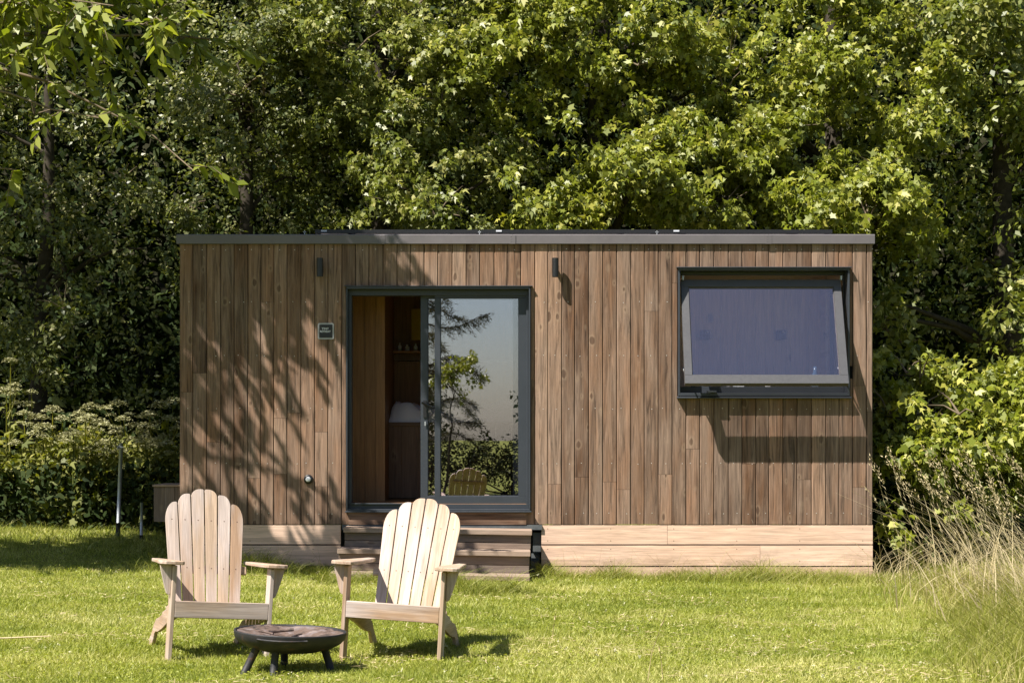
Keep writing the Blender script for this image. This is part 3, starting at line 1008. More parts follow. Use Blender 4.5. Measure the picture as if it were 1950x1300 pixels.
rb(m, i0 + .002, i1 - .002, -.008, -.002, -SL + wb_ + .002, -wtp - .002)
m.build('window_pane', M['glass_win'], sash)
for xx in (SX0 + .02, SX1 - .03):
    m = MB()
    p0 = Vector((xx, FY + .06, CZ(700)))
    p1 = TS @ Vector((xx, .04, -SL + .12))
    m.tube([p0, p1], .008, 6)
    m.build('stay_arm', M['steel'], sash)

# ------------------------------------------------------------------ things on and in the cabin
def lamp(px, py0, py1, label):
    e = empty('wall_lamp', (CX(px), FY, (CZ(py0) + CZ(py1)) / 2))
    tag(e, label, 'lamp', 'black tube lamps on the cabin wall')
    hh = (CZ(py0) - CZ(py1)) / 2
    m = MB()
    m.box(-.022, .022, -.012, -.0005, -.05, .05)
    m.build('back_plate', M['black'], e, bevel=.002)
    m = MB()
    m.box(-.012, .012, -.06, -.0125, -.02, .02)
    m.build('bracket', M['black'], e)
    m = MB()
    prof = [(.0, -hh + .01), (.026, -hh + .01), (.03, -hh), (.0305, -hh), (.0305, hh), (.026, hh), (.026, hh - .01), (.0, hh - .01)]
    m.lathe(prof, 24, T=Matrix.Translation((0, -.09, 0)), smooth=False)
    m.build('lamp_tube', M['black'], e)
    return e


lamp(611, 493, 528, 'black tube wall lamp left of the door, above the small square sign')
lamp(1057, 493, 529, 'black tube wall lamp between the door and the window')

sg = empty('sign', (CX(620.7), FY, CZ(630.5)))
tag(sg, 'small square black sign with white border and two lines of white letters, beside the door', 'sign')
def rrect(hw, hh, r):
    pts = []
    for cx, cz, a0 in ((hw - r, hh - r, 0), (-hw + r, hh - r, 90), (-hw + r, -hh + r, 180), (hw - r, -hh + r, 270)):
        for i in range(5):
            t = R(a0 + i * 22.5)
            pts.append((cx + r * math.cos(t), cz + r * math.sin(t)))
    return pts
m = MB(); m.prism(rrect(.077, .078, .018), -.010, -.0015, 1); m.build('sign_border', M['border'], sg)
m = MB(); m.prism(rrect(.0625, .0625, .004), -.0125, -.0102, 1); m.build('sign_face', M['black'], sg)
for txt, sz, zz in (('TINY', .030, .013), ('RETREAT', .025, -.012)):
    cu = bpy.data.curves.new('lettering', 'FONT')
    cu.body = txt
    cu.size = sz
    cu.align_x = 'CENTER'
    cu.extrude = .0006
    cu.offset = .0006
    cu.materials.append(M['white'])
    tmp = bpy.data.objects.new('text', cu)
    COL.objects.link(tmp)
    bpy.context.view_layer.update()
    tm = bpy.data.meshes.new_from_object(tmp.evaluated_get(bpy.context.evaluated_depsgraph_get()))
    bpy.data.objects.remove(tmp)
    t = bpy.data.objects.new('lettering', tm)
    COL.objects.link(t)
    t.parent = sg
    t.location = (-.005, -.0135, zz)
    t.rotation_euler = (R(90), 0, 0)

sk = empty('wall_inlet', (CX(587.5), FY, CZ(912)))
tag(sk, 'small round inlet with pale cap, low on the wall behind the left chair', 'inlet')
m = MB(); m.lathe([(0, 0), (.042, 0), (.045, .006), (.044, .018), (.034, .024), (0, .024)], 24, T=Matrix.Rotation(R(90), 4, 'X')); m.build('collar', M['black'], sk)
m = MB(); m.lathe([(.024, .0241), (.024, .036), (.02, .04), (0, .04)], 24, T=Matrix.Rotation(R(90), 4, 'X')); m.build('cap', M['white'], sk)

# solar panels
sp_lab = ['leftmost black solar panel on the roof, its left end in shade', 'middle black solar panel on the roof above the door edge and wall lamp', 'rightmost black solar panel on the roof above the window']
for i, (p0, p1) in enumerate(((600, 911), (915, 1249), (1253, 1585))):
    dd = 17.5
    xa, xb2 = (p0 - PX0) / F * dd, (p1 - PX0) / F * dd
    z0 = 3.325
    e = empty('solar_panel', ((xa + xb2) / 2, dd, z0))
    tag(e, sp_lab[i], 'solar panel', 'solar panels on the flat roof')
    hw = (xb2 - xa) / 2
    m = MB()
    ring2 = [(-hw, hw, 0, .02), (-hw, hw, .93, .95), (-hw, -hw + .02, .02, .93), (hw - .02, hw, .02, .93)]
    for (q0, q1, q2, q3) in ring2: m.box(q0, q1, q2, q3, -.018, .018)
    m.build('panel_frame', M['black'], e)
    m = MB(); m.box(-hw + .02, hw - .02, .02, .93, .0, .012); m.build('cell_sheet', M['panel'], e)
    for q in (-hw + .3, hw - .3):
        m = MB()
        m.box(q - .02, q + .02, .05, .9, -.105, -.0185)
        m.build('rail', M['steel'], e)
    cpx = (617, 950, 1288)[i]
    cxp = (cpx - PX0) / F * dd - (xa + xb2) / 2
    m = MB(); m.box(cxp - .028, cxp + .028, -.006, -.0005, -.004, .012); m.build('clip', M['white'], e)
for q in (580, 913, 1251):
    m = MB()
    xq = (q - PX0) / F * 17.2
    m.box(xq - .004, xq + .004, 17.2, 17.21, 3.24, 3.30)
    m.box(xq - .014, xq + .014, 17.2, 17.21, 3.28, 3.288)
    m.build('cable_clip', M['steel'], roof)

# box at the left end
bxo = empty('wooden_box', (-3.32, 17.32, 0))
tag(bxo, 'small weathered wooden box with a lid fixed at the left end of the cabin', 'box')
m = MB()
for i in range(3):
    m.box(-.155 + i * .102, -.155 + i * .102 + .1, 0, .02, .49, .83, grain=2)
m.box(-.155, -.135, .021, .6, .49, .83, grain=2)
m.box(-.134, .15, .58, .6, .49, .83, grain=2)
m.box(-.134, .15, .021, .579, .49, .51, grain=1)
m.build('box_body', M['step'], bxo, bevel=.002)
m = MB(); m.box(-.165, .152, -.02, .62, .8305, .85, grain=0); m.build('box_lid', M['tread'], bxo, bevel=.002)

# poles
def pole(pb, pt, d, r, label, clamp):
    b0, t0 = at(*pb, d), at(*pt, d)
    b0.z = min(b0.z, gzf(b0.x, d) - .02)
    e = empty('metal_pole', b0)
    tag(e, label, 'pole')
    m = MB(); m.tube([(0, 0, 0), tuple(t0 - b0)], r, 12); m.build('tube', M['steel'], e)
    dv = (t0 - b0)
    m = MB(); m.tube([tuple(dv * 0.0), tuple(dv * .17)], r * .8 + .008, 12); m.build('sleeve', M['rubber'], e)
    if clamp:
        m = MB(); m.tube([tuple(dv * .955 + Vector((-.035, -.02, 0))), tuple(dv * .955 + Vector((.012, 0, 0)))], .018, 10)
        m.build('clamp', M['steel'], e)


pole((224, 1018), (231, 843), 19.0, .021, 'tall leaning grey metal pole left of the cabin', True)
pole((269, 1012), (270, 957), 19.0, .017, 'short grey metal pole between the tall pole and the wooden box', False)

# steps
st = empty('wooden_steps', (0, 0, 0), (0, R(.9), 0))
tag(st, 'weathered timber steps with paler treads below the door', 'steps')
SXL, SXR = -1.59, .165
cz_ = CX(1008)
def STB(name, mat, boxes):
    m = MB()
    for bb in boxes:
        m.box(*bb, grain=0)
    return m.build(name, mat, st, bevel=.003)


zt = [.445, .268, .066]
yf = [16.62, 16.32, 16.02]
xr_ = [.18, .165, .16]
xl_ = [-1.575, -1.60, -1.64]
for i in range(3):
    STB('tread', M['tread'], [(xl_[i], xr_[i], yf[i] - .02, (yf[i - 1] + .018 if i else 16.95), zt[i] - .045, zt[i])])
for i in range(3):
    zb = zt[i] - .045
    zn = zt[i + 1] + .001 if i < 2 else -.15
    mid = (zb + zn) / 2 - .01
    STB('riser', M['step'], [(xl_[i] + .01, xr_[i] - .01, yf[i] + .02, yf[i] + .04, mid + .002, zb - .001), (xl_[i] + .01, xr_[i] - .01, yf[i] + .017, yf[i] + .037, zn, mid - .002)])
for xx in (xl_[0] + .03, xr_[0] - .05):
    m = MB()
    m.prism([(yf[2] + .04, -.2), (yf[2] + .04, zt[2] - .05), (yf[1] + .045, zt[2] - .05), (yf[1] + .045, zt[1] - .05), (yf[0] + .045, zt[1] - .05), (yf[0] + .045, zt[0] - .05), (16.93, zt[0] - .05), (16.93, -.2)], xx, xx + .03, 0, grain=1)
    m.build('stringer', M['step'], st)

# interior things
bed = empty('bed_platform', (0, 18.4, FLZ))
tag(bed, 'brown timber bed platform with drawers inside the open door', 'bed')
m = MB()
xx = -1.3
while xx < .74:
    m.box(xx, min(xx + .16, .76), 0, .02, .01, .75, grain=2)
    xx += .162
m.build('front_boards', M['unit'], bed)
m = MB(); m.box(-1.31, .77, -.02, .85, .751, .79, grain=0); m.build('platform_top', M['unit'], bed)
m = MB(); m.prism(rrect(.085, .02, .019), -.006, -.001, 1, T=Matrix.Translation((-.43, 0, .57))); m.build('drawer_slot', M['black'], bed)


def cloth(name, x0, x1, y0, y1, z0, h, seed, mat, label, cat):
    nxx, nyy = 60, 24
    vs, fs = [], []
    for j in range(nyy + 1):
        for i in range(nxx + 1):
            u, v = i / nxx, j / nyy
            e = min(1, min(u, 1 - u) * 40) ** .5 * min(1, min(v, 1 - v) * 9) ** .5
            xx, yy = x0 + (x1 - x0) * u, y0 + (y1 - y0) * v
            f = vnoise(xx * 1.0, yy * 2.2, .16, seed) * .55 + vnoise(xx + yy, yy, .07, seed + 1) * .25
            vs.append((xx, yy, z0 + e * h * (.3 + 1.1 * f)))
    for j in range(nyy):
        for i in range(nxx):
            a_ = j * (nxx + 1) + i
            fs.append((a_, a_ + 1, a_ + nxx + 2, a_ + nxx + 1))
    m = MB()
    m.add(vs, fs, smooth=True)
    m.add([(x0, y0, z0), (x1, y0, z0), (x1, y1, z0), (x0, y1, z0)], [(0, 3, 2, 1)])
    return tag(m.build(name, mat), label, cat)


cloth('duvet', -1.28, .7, 18.42, 19.2, FLZ + .791, .22, 3, M['linen'], 'crumpled pale lilac bedding on the platform inside the door', 'bedding')
m = MB()
m.box(-1.27, -.95, 19.02, 19.22, CAMH + (HY - 672) / 178, CAMH + (HY - 672) / 178 + .02, grain=0)
tag(m.build('wall_shelf', M['pine']), 'small dark timber shelf on the back wall inside the door', 'shelf')
SZ = CAMH + (HY - 672) / 178 + .0205
for i, (xx, hh, rr) in enumerate(((-1.2, .09, .018), (-1.12, .07, .025), (-1.03, .08, .02))):
    m = MB()
    m.lathe([(0, 0), (rr, 0), (rr, hh * .6), (rr * .4, hh * .75), (rr * .45, hh), (0, hh)], 14)
    tag(m.build('bottle', M['mugs'], loc=(xx, 19.08, SZ)), ['leftmost small bottle on the wall shelf inside the door', 'middle short wide bottle on the wall shelf inside the door', 'rightmost small bottle on the wall shelf inside the door'][i], 'bottle', 'bottles on the wall shelf')
m = MB()
m.box(-1.07, -.78, 19.0, 19.06, CAMH + (HY - 647) / 179, CAMH + (HY - 588) / 179)
tag(m.build('wall_picture', M['shade']), 'olive yellow fabric panel hanging inside the door beside the stile', 'picture')
# curtain at right of the door inside
m = MB()
vs, fs = [], []
for j in range(13):
    for i in range(25):
        u, v = i / 24, j / 12
        vs.append((.02 + .16 * u - .08 * (1 - v) ** 2 * 0 + .08 * v * (1 - u), FY + .28 + .02 * math.sin(u * 20), FLZ + .05 + v * 1.9))
for j in range(12):
    for i in range(24):
        a_ = j * 25 + i
        fs.append((a_, a_ + 1, a_ + 26, a_ + 25))
m.add(vs, fs, smooth=True)
cu_ = m.build('curtain', M['curtain'])
cu_.modifiers.new('solid', 'SOLIDIFY').thickness = .004
tag(cu_, 'pale gathered curtain behind the right door glass', 'curtain')
# inside the window
for xx, lab in ((2.08, 'left black square wall light behind the tilted window'), (2.9, 'right black square wall light behind the tilted window')):
    e = empty('square_light', (xx, FY + 2.299, 2.41))
    tag(e, lab, 'light', 'square wall lights inside the window')
    m = MB(); m.box(-.05, .05, -.1, 0, -.05, .05); m.build('housing', M['black'], e, bevel=.003)
    m = MB(); m.lathe([(0, 0), (.016, 0), (.012, .012), (0, .016)], 14, T=Matrix.Translation((.018, -.1005, .028)) @ Matrix.Rotation(R(90), 4, 'X')); m.build('switch_knob', M['white'], e)
m = MB(); m.box(.86, XR - .11, FY + .205, FY + .95, 1.74, 1.775, grain=0)  # shelf deepened and made pale to bounce sunlight onto the back wall
tag(m.build('bounce_window_shelf', M['paint']), 'window shelf made deep and pale to bounce light into the room', 'shelf')
ITEMS = [(1320, .022, .17, 'bottle', 'blue glass bottle at the left end of the window shelf', 'bottle'),
         (1336, .03, .12, 'mugs', 'pale mug beside the blue bottle on the window shelf', 'mug'),
         (1352, .016, .12, 'mugs', 'thin pale beaker right of the mug on the window shelf', 'beaker'),
         (1384, .03, .11, 'mugs', 'pale cone shaped bowl on the window shelf', 'bowl'),
         (1462, .03, .09, 'mugs', 'small pale cup under the right square light on the window shelf', 'cup'),
         (1552, .035, .22, 'bottle', 'tall blue carafe at the right end of the window shelf', 'carafe')]
for px, rr, hh, mt, lab, cat in ITEMS:
    dd = 17.35
    m = MB()
    if cat in ('bottle', 'carafe'): prof = [(0, 0), (rr, 0), (rr, hh * .6), (rr * .45, hh * .78), (rr * .5, hh), (0, hh)]
    elif cat == 'bowl': prof = [(0, 0), (rr * 1.3, 0), (rr * .3, hh), (0, hh)]
    else: prof = [(0, 0), (rr * .85, 0), (rr, hh), (rr * .85, hh), (rr * .75, .01), (0, .01)]
    m.lathe(prof, 20)
    tag(m.build(cat, M[mt], loc=((px - PX0) / F * dd, dd, 1.7755)), lab, cat)
m = MB(); m.box(-.055, .055, -.01, .01, 0, .11)
tag(m.build('card', M['mugs'], loc=((1406 - PX0) / F * 17.4, 17.4, 1.7755)), 'pale upright card in the middle of the window shelf', 'card')

# ------------------------------------------------------------------ adirondack chairs
def arc_slat(w0, w1, L, r_out, side, r_in):
    """slat outline in (x,z): bottom width w0, top width w1; rounded outer top corner"""
    pts = [(-w0 / 2, 0), (w0 / 2, 0)]
    ro, ri = r_out, r_in
    rr, rl = (ro, ri) if side > 0 else (ri, ro)
    for i in range(7):
        t = R(i * 15)
        pts.append((w1 / 2 - rr[0] + rr[0] * math.cos(t), L - rr[1] + rr[1] * math.sin(t)))
    for i in range(7):
        t = R(90 + i * 15)
        pts.append((-w1 / 2 + rl[0] + rl[0] * math.cos(t), L - rl[1] + rl[1] * math.sin(t)))
    return pts


def make_chair(recline=21):
    e = empty('garden_chair')
    cm = M['chair']
    LX = .29
    for s in (-1, 1):
        m = MB()
        m.box(min(s * (LX - .012), s * (LX + .012)), max(s * (LX - .012), s * (LX + .012)), 0, .095, -.04, .54, grain=2)
        m.build('front_leg', cm, e, bevel=.003)
        m = MB()
        prof = [(.024, .232), (.024, .318), (.20, .288), (.40, .225), (.50, .195), (.60, .175), (.66, .14), (.72, .085), (.80, .03), (.885, -.05), (.775, -.05), (.70, .005), (.665, .04), (.64, .075), (.60, .095), (.53, .10), (.40, .13), (.22, .185)]
        m.prism([(y, z) for y, z in prof], min(s * .255, s * .277), max(s * .255, s * .277), 0, grain=1)
        m.build('rear_leg', cm, e, bevel=.003)
        m = MB()
        ax = [(.24, -.045), (.255, -.06), (.30, -.066), (.35, -.062), (.375, -.045), (.382, .0), (.37, .10), (.345, .30), (.325, .50), (.312, .66), (.262, .66), (.25, .45), (.24, .2)]
        m.prism([(s * a_, b_) for a_, b_ in ax], .563, .585, 2, grain=1, T=Matrix.Translation((0, 0, -.018)) @ Matrix.Rotation(-R(2.2), 4, 'X'))
        m.build('armrest', cm, e, bevel=.004)
        m = MB()
        br = [(.303, .542), (.372, .542), (.366, .51), (.352, .46), (.338, .41), (.326, .375), (.314, .365), (.303, .375)]
        m.prism([(s * a_, b_) for a_, b_ in br], .035, .057, 1, grain=2)
        m.build('arm_bracket', cm, e, bevel=.002)
    m = MB()
    m.box(-.278, .278, 0, .022, .238, .335, grain=0)
    m.build('front_rail', cm, e, bevel=.003)
    # seat slats
    m = MB()
    sy = [.024, .112, .2, .288, .376, .462]
    for i in range(5):
        ya, yb = sy[i] + .004, sy[i + 1] - .004
        def zf(y): return .319 - .02 * min(1, y / .12) - .245 * max(0, y - .1)
        m.prism([(ya, zf(ya)), (yb, zf(yb)), (yb, zf(yb) + .018), (ya, zf(ya) + .018)], -.268, .268, 0, grain=0)
    m.build('seat', cm, e, bevel=.003)
    # back
    TB = Matrix.Translation((0, .46, .205)) @ Matrix.Rotation(-R(recline), 4, 'X')
    w0, w1, gp0, gp1 = .063, .0765, .007, .009
    tot0, tot1 = 6 * w0 + 5 * gp0, 6 * w1 + 5 * gp1
    Ls = [.735, .792, .826, .826, .792, .735]
    for i in range(6):
        side = 1 if i >= 3 else -1
        j = i if i < 3 else 5 - i
        ro = [(.062, .125), (.052, .075), (.052, .05)][j]
        pts = arc_slat(w0, w1, Ls[i], ro, side, (.006, .008))
        xb_ = -tot0 / 2 + w0 / 2 + i * (w0 + gp0)
        xt_ = -tot1 / 2 + w1 / 2 + i * (w1 + gp1)
        ang = math.atan2(xt_ - xb_, .8)
        P2 = []
        for (a_, b_) in pts:
            P2.append((a_ * math.cos(ang) + b_ * math.sin(ang) + xb_, -a_ * math.sin(ang) + b_ * math.cos(ang)))
        m = MB()
        m.prism(P2, -.009, .009, 1, grain=2, T=TB)
        for zz_ in (.035, .31, .62):
            xx_ = xb_ + (xt_ - xb_) * zz_ / .8
            m.prism([(xx_ + .0042 * math.cos(t), zz_ + .0042 * math.sin(t)) for t in [q_ * math.pi / 3 for q_ in range(6)]], -.0102, -.0085, 1, mi=1, T=TB)
        m.build('back_slat', [cm, M['rust']], e, bevel=.003)
    m = MB()
    m.box(-.235, .235, .0095, .034, .0, .07, grain=0, T=TB)
    m.build('back_batten', cm, e, bevel=.002)
    m = MB()
    m.box(-.262, .262, .0095, .034, .285, .335, grain=0, T=TB)
    m.build('back_batten', cm, e, bevel=.002)
    m = MB()
    m.box(-.2, .2, .0095, .03, .60, .645, grain=0, T=TB)
    m.build('back_batten', cm, e, bevel=.002)
    return e


ch1 = make_chair()
ch2 = make_chair(30.5)
for e, px, d, yaw, roll, lab in ((ch1, 417, 10.50, 21, 3.6, 'pale wooden slatted garden chair on the left, behind the left side of the fire pit'),
                                 (ch2, 742, 10.43, -8, 3.2, 'pale wooden slatted garden chair on the right, in front of the steps')):
    x = (px - PX0) / F * d
    e.location = (x, d, gzf(x, d) + .0)
    e.rotation_euler = (0, R(roll), R(yaw))
    tag(e, lab, 'chair', 'wooden garden chairs on the lawn')

# ------------------------------------------------------------------ fire pit
fx, fy = (550 - PX0) / F * 10.0, 10.0
fp = empty('fire_pit', (fx, fy, gzf(fx, fy)), (0, R(2.2), 0))
tag(fp, 'low round black iron fire pit on tubular legs between the chairs', 'fire pit')
m = MB()
m.lathe([(0, .122), (.08, .124), (.16, .134), (.23, .152), (.275, .178), (.298, .20), (.302, .228), (.306, .2305), (.314, .2305), (.3145, .224), (.309, .192), (.284, .165), (.235, .138), (.16, .118), (.08, .108), (0, .106)], 64)
m.build('bowl', M['iron'], fp)
# flat ash and half-burnt plate lying in the bowl
vs, fs = [], []
nr_, ns_ = 16, 64
for i in range(nr_ + 1):
    for s in range(ns_):
        rr = .296 * i / nr_
        t = 2 * math.pi * s / ns_
        xx, yy = rr * math.cos(t), rr * math.sin(t)
        z = .196 + .012 * float(vnoise(xx, yy, .07, 21)) + .008 * float(vnoise(xx, yy, .02, 22)) + .018 * (i / nr_) ** 2 - .03 * math.exp(-((xx - .02) ** 2 + (yy - .05) ** 2) / .02)
        vs.append((xx, yy, z))
for i in range(nr_):
    for s in range(ns_):
        s2 = (s + 1) % ns_
        fs.append((i * ns_ + s, (i + 1) * ns_ + s, (i + 1) * ns_ + s2, i * ns_ + s2))
m = MB(); m.add(vs, fs, smooth=True); m.build('ash_bed', M['ash'], fp)
for cxx, cyy, b_, ll, rr, lab in ((-.05, .06, .3, .07, .010, 'burnt stick end near the middle of the fire pit'), (.06, -.12, 1.0, .04, .007, 'short charred stick at the front of the fire pit'), (-.12, -.05, 2.6, .05, .006, 'thin charred stick at the left of the fire pit')):
    m = MB()
    m.tube([(-ll * math.cos(b_), -ll * math.sin(b_), 0), (0, 0, .006), (ll * math.cos(b_), ll * math.sin(b_), .01)], rr, 7)
    tag(m.build('charred_stick', M['ash'], loc=(fx + cxx, fy + cyy, gzf(fx, fy) + .214 - cxx * .04)), lab, 'stick', 'charred sticks in the fire pit')
m = MB()
hp = []
for i in range(9):
    t = R(-118 + i * 6.5)
    rr = .312 + .03 * math.sin(math.pi * i / 8)
    hp.append((rr * math.cos(t), rr * math.sin(t), .205))
m.tube(hp, .0055, 8)
m.build('handle', M['iron'], fp)
for (tx, ty, bx_, by_) in ((-.16, -.14, -.245, -.2), (-.055, -.17, -.06, -.235), (.19, -.02, .265, -.03), (.05, .17, .07, .24)):
    if ty > .1: continue
    m = MB()
    T0, B0 = Vector((tx, ty, .155)), Vector((bx_, by_, -.05))
    m.tube([B0, T0], .0215, 16)
    m.build('leg', M['iron'], fp)
m = MB()
m.tube([(-.055, .235, -.05), (-.05, .17, .14)], .0215, 16)
m.build('leg', M['iron'], fp)

# ------------------------------------------------------------------ trees
def mass(px, py, rx, ry, d, n, r=(.32, .55), deep=1.0, flat=.75):
    """n leaf clumps spread through one lit mass of a crown; outline ellipse in photo units, real depth d"""
    out = []
    for i in range(n):
        for _ in range(20):
            u, v = RNG.uniform(-1, 1, 2)
            if u * u + v * v <= 1: break
        dd = d + deep * (u * u + v * v) * 1.0 + RNG.uniform(-.25, .55)
        p = at(px + u * rx, py + v * ry, dd)
        rr = RNG.uniform(*r)
        out.append((p.x, p.y, p.z, rr * RNG.uniform(.9, 1.25), rr, rr * flat * RNG.uniform(.8, 1.1)))
    return out


def limb_pts(a, b, n=6, sag=.2):
    a, b = Vector(a), Vector(b)
    pts = []
    for i in range(n + 1):
        t = i / n
        p = a.lerp(b, t)
        p.z += sag * math.sin(math.pi * t) + random.uniform(-.04, .04)
        p.x += random.uniform(-.05, .05)
        pts.append(p)
    return pts


def tree(name, label, base, top, r0, clumps, kind, mat, size, per_area, k=6, limbs=14, group='trees behind the cabin', up=.55, jit=.85, droop=.4, bark='bark', cat='tree', extra=None, back=.3, twigs=12, holes=-.25):
    e = empty(name, (base[0], base[1], gzf(base[0], base[1]) - .05))
    tag(e, label, cat, group)
    off = Vector(e.location)
    m = MB()
    tp = limb_pts(Vector(base) * 1 - Vector((0, 0, base[2])) + Vector((0, 0, off.z)), top, 8, 0)
    rad = [r0 * (1 - .8 * i / 8) for i in range(9)]
    m.tube([p - off for p in tp], rad, 12)
    cl = list(clumps)
    pick = random.sample(cl, min(limbs, len(cl)))
    for c in pick:
        q = Vector(c[:3])
        tt = min(range(9), key=lambda i: abs(tp[i].z - (q.z - .5 * abs(q.x - tp[i].x))))
        s = tp[tt]
        lp = limb_pts(s, q, 6, .15)
        m.tube([p - off for p in lp], [max(.008, rad[tt] * .45 * (1 - .85 * i / 6)) for i in range(7)], 6)
    for c in random.sample(cl, min(twigs, len(cl))):
        q = Vector(c[:3])
        for _ in range(3):
            dv = Vector((random.uniform(-1, 1), random.uniform(-1, .2), random.uniform(-.1, 1))).normalized() * max(c[3], .3) * random.uniform(.9, 1.15)
            m.tube([q - off, q + dv * .5 + Vector((0, 0, .04)) - off, q + dv - off], [.012, .008, .004], 5, mi=1)
    m.build('trunk', [M[bark], M['twig']], e)
    C, S = clump_sprays(clumps, per_area, up, back, holes)
    if extra is not None:
        C = np.concatenate([C, extra]); S = np.concatenate([S, RNG.normal(0, .5, (len(extra), 3)) + np.array([-.2, -.4, .7])])
    pos, ax, nr, sz, tn = sprays(C, S, k, size, jit, droop)
    leaf_mesh('crown', pos - np.array(off), ax, nr, sz, kind, M[mat], tn, e)
    return e, len(pos)


def scatter(px0, px1, py0, py1, d0, d1, n):
    px, py, d = RNG.uniform(px0, px1, n), RNG.uniform(py0, py1, n), RNG.uniform(d0, d1, n)
    return np.column_stack([(px - PX0) / F * d, d, CAMH + (HY - py) / F * d])


TOT = 0
def add(r):
    global TOT
    TOT += r[1]


# canopy above the frame for each tree leans back so the lit faces stay lit
def topmass(x0, x1, z0, z1, n, y0=22.0, y1=25.0):
    out = []
    for i in range(n):
        rr = RNG.uniform(.6, 1.0)
        z = RNG.uniform(z0, z1)
        out.append((RNG.uniform(x0, x1), RNG.uniform(y0, y1) + .25 * (z - z0), z, rr * 1.2, rr, rr * .7))
    return out


syc = (mass(1150, 60, 230, 110, 20.9, 17) + mass(990, 130, 130, 110, 21.2, 10) + mass(1270, 320, 220, 90, 20.3, 20) + mass(1080, 390, 130, 50, 20.7, 9)
       + mass(1330, 170, 150, 80, 21.0, 10) + mass(1150, -90, 300, 70, 21.3, 10) + mass(1400, 400, 150, 40, 20.4, 8))
add(tree('sycamore_tree', 'broad bright green sycamore tree directly behind the middle of the cabin', (1.0, 22.3, 0), (1.2, 22.6, 9.5), .24, syc, 'maple', 'sycamore', .086, 84, 6,
         extra=scatter(900, 1500, -50, 450, 21.5, 23.2, 700)))
syc2 = (mass(1590, 110, 120, 130, 20.9, 12) + mass(1540, 270, 120, 80, 20.6, 9) + mass(1755, 190, 60, 85, 20.4, 6, (.28, .42)) + mass(1640, 390, 150, 60, 20.3, 11)
        + mass(1690, 330, 80, 40, 20.6, 4, (.28, .42)) + mass(1690, 440, 60, 50, 20.1, 4, (.25, .4)) + mass(1600, -70, 150, 60, 21.3, 5))
add(tree('sycamore_tree', 'bright green sycamore tree with ragged sprays above the right end of the cabin', (4.2, 22.2, 0), (4.0, 22.8, 9), .2, syc2, 'maple', 'sycamore', .086, 84, 6,
         extra=scatter(1450, 1850, -50, 480, 21.5, 23.2, 350)))
fm = (mass(620, 50, 150, 90, 21.3, 12) + mass(770, 150, 140, 110, 21.1, 12) + mass(870, 60, 110, 90, 21.3, 9) + mass(700, 250, 130, 70, 21.4, 8)
      + mass(840, 330, 140, 60, 21.0, 9) + mass(780, 405, 110, 35, 20.6, 6, (.25, .4)) + mass(600, 300, 90, 60, 22.0, 4) + mass(700, -90, 250, 60, 21.6, 8))
add(tree('maple_tree', 'mid green small leaved maple tree above the door side of the roof', (-1.6, 22.4, 0), (-1.7, 22.8, 9), .2, fm, 'maple', 'fieldmaple', .074, 96, 6,
         extra=scatter(530, 950, -50, 450, 21.9, 23.6, 800)))
hw_ = (mass(475, 120, 70, 80, 21.0, 8, (.28, .45)) + mass(430, 240, 90, 90, 21.2, 9, (.28, .45)) + mass(540, 210, 60, 60, 21.5, 4, (.28, .45)) + mass(500, 330, 110, 60, 22.2, 5, (.25, .4))
       + mass(380, 380, 60, 40, 21.6, 3, (.2, .35)) + mass(400, -20, 130, 60, 21.6, 6))
add(tree('hawthorn_tree', 'pale flecked hawthorn tree rising behind the left end of the roof', (-3.4, 22.2, 0), (-3.3, 22.5, 8), .14, hw_, 'small', 'hawthorn', .068, 84, 7,
         extra=scatter(320, 640, 0, 560, 21.8, 23.4, 900)))
lf = (mass(90, 200, 110, 110, 21.6, 7, (.3, .5)) + mass(60, 430, 80, 60, 21.0, 6, (.25, .45)) + mass(115, 600, 45, 90, 20.7, 8, (.18, .3)) + mass(215, 470, 80, 30, 21.0, 5, (.18, .3))
      + mass(20, 600, 50, 110, 21.0, 6, (.2, .35)) + mass(230, 340, 90, 60, 21.8, 4, (.25, .4)) + mass(70, 700, 50, 40, 20.6, 4, (.18, .3)) + mass(100, -10, 160, 80, 21.8, 7) + mass(-120, 400, 90, 400, 21.3, 16))
add(tree('elder_tree', 'dark elder tree with lit strands of leaves at the far left', (-5.9, 22.0, 0), (-5.7, 22.3, 7.5), .14, lf, 'small', 'hawthorn', .072, 60, 7,
         extra=scatter(-150, 345, 150, 780, 21.4, 23.2, 900)))
rt = (mass(1850, 60, 100, 100, 21.3, 9, (.3, .5)) + mass(1930, 200, 70, 110, 21.2, 7, (.3, .5)) + mass(1800, 330, 50, 40, 22.0, 2, (.2, .35)) + mass(1900, 380, 60, 50, 21.9, 3, (.2, .35))
      + mass(1920, 500, 60, 50, 21.0, 4, (.2, .38)) + mass(1900, 620, 70, 40, 21.0, 4, (.2, .35)) + mass(1720, 600, 50, 70, 21.0, 4, (.2, .35)) + mass(1980, -60, 200, 60, 21.5, 8) + mass(2070, 350, 90, 350, 21.3, 16))
add(tree('ash_tree', 'dark hollow crowned tree at the right edge, right of the cabin', (6.3, 22.4, 0), (6.2, 22.8, 9), .2, rt, 'small', 'fieldmaple', .10, 50, 7,
         extra=scatter(1660, 2100, 0, 720, 21.8, 23.4, 700)))
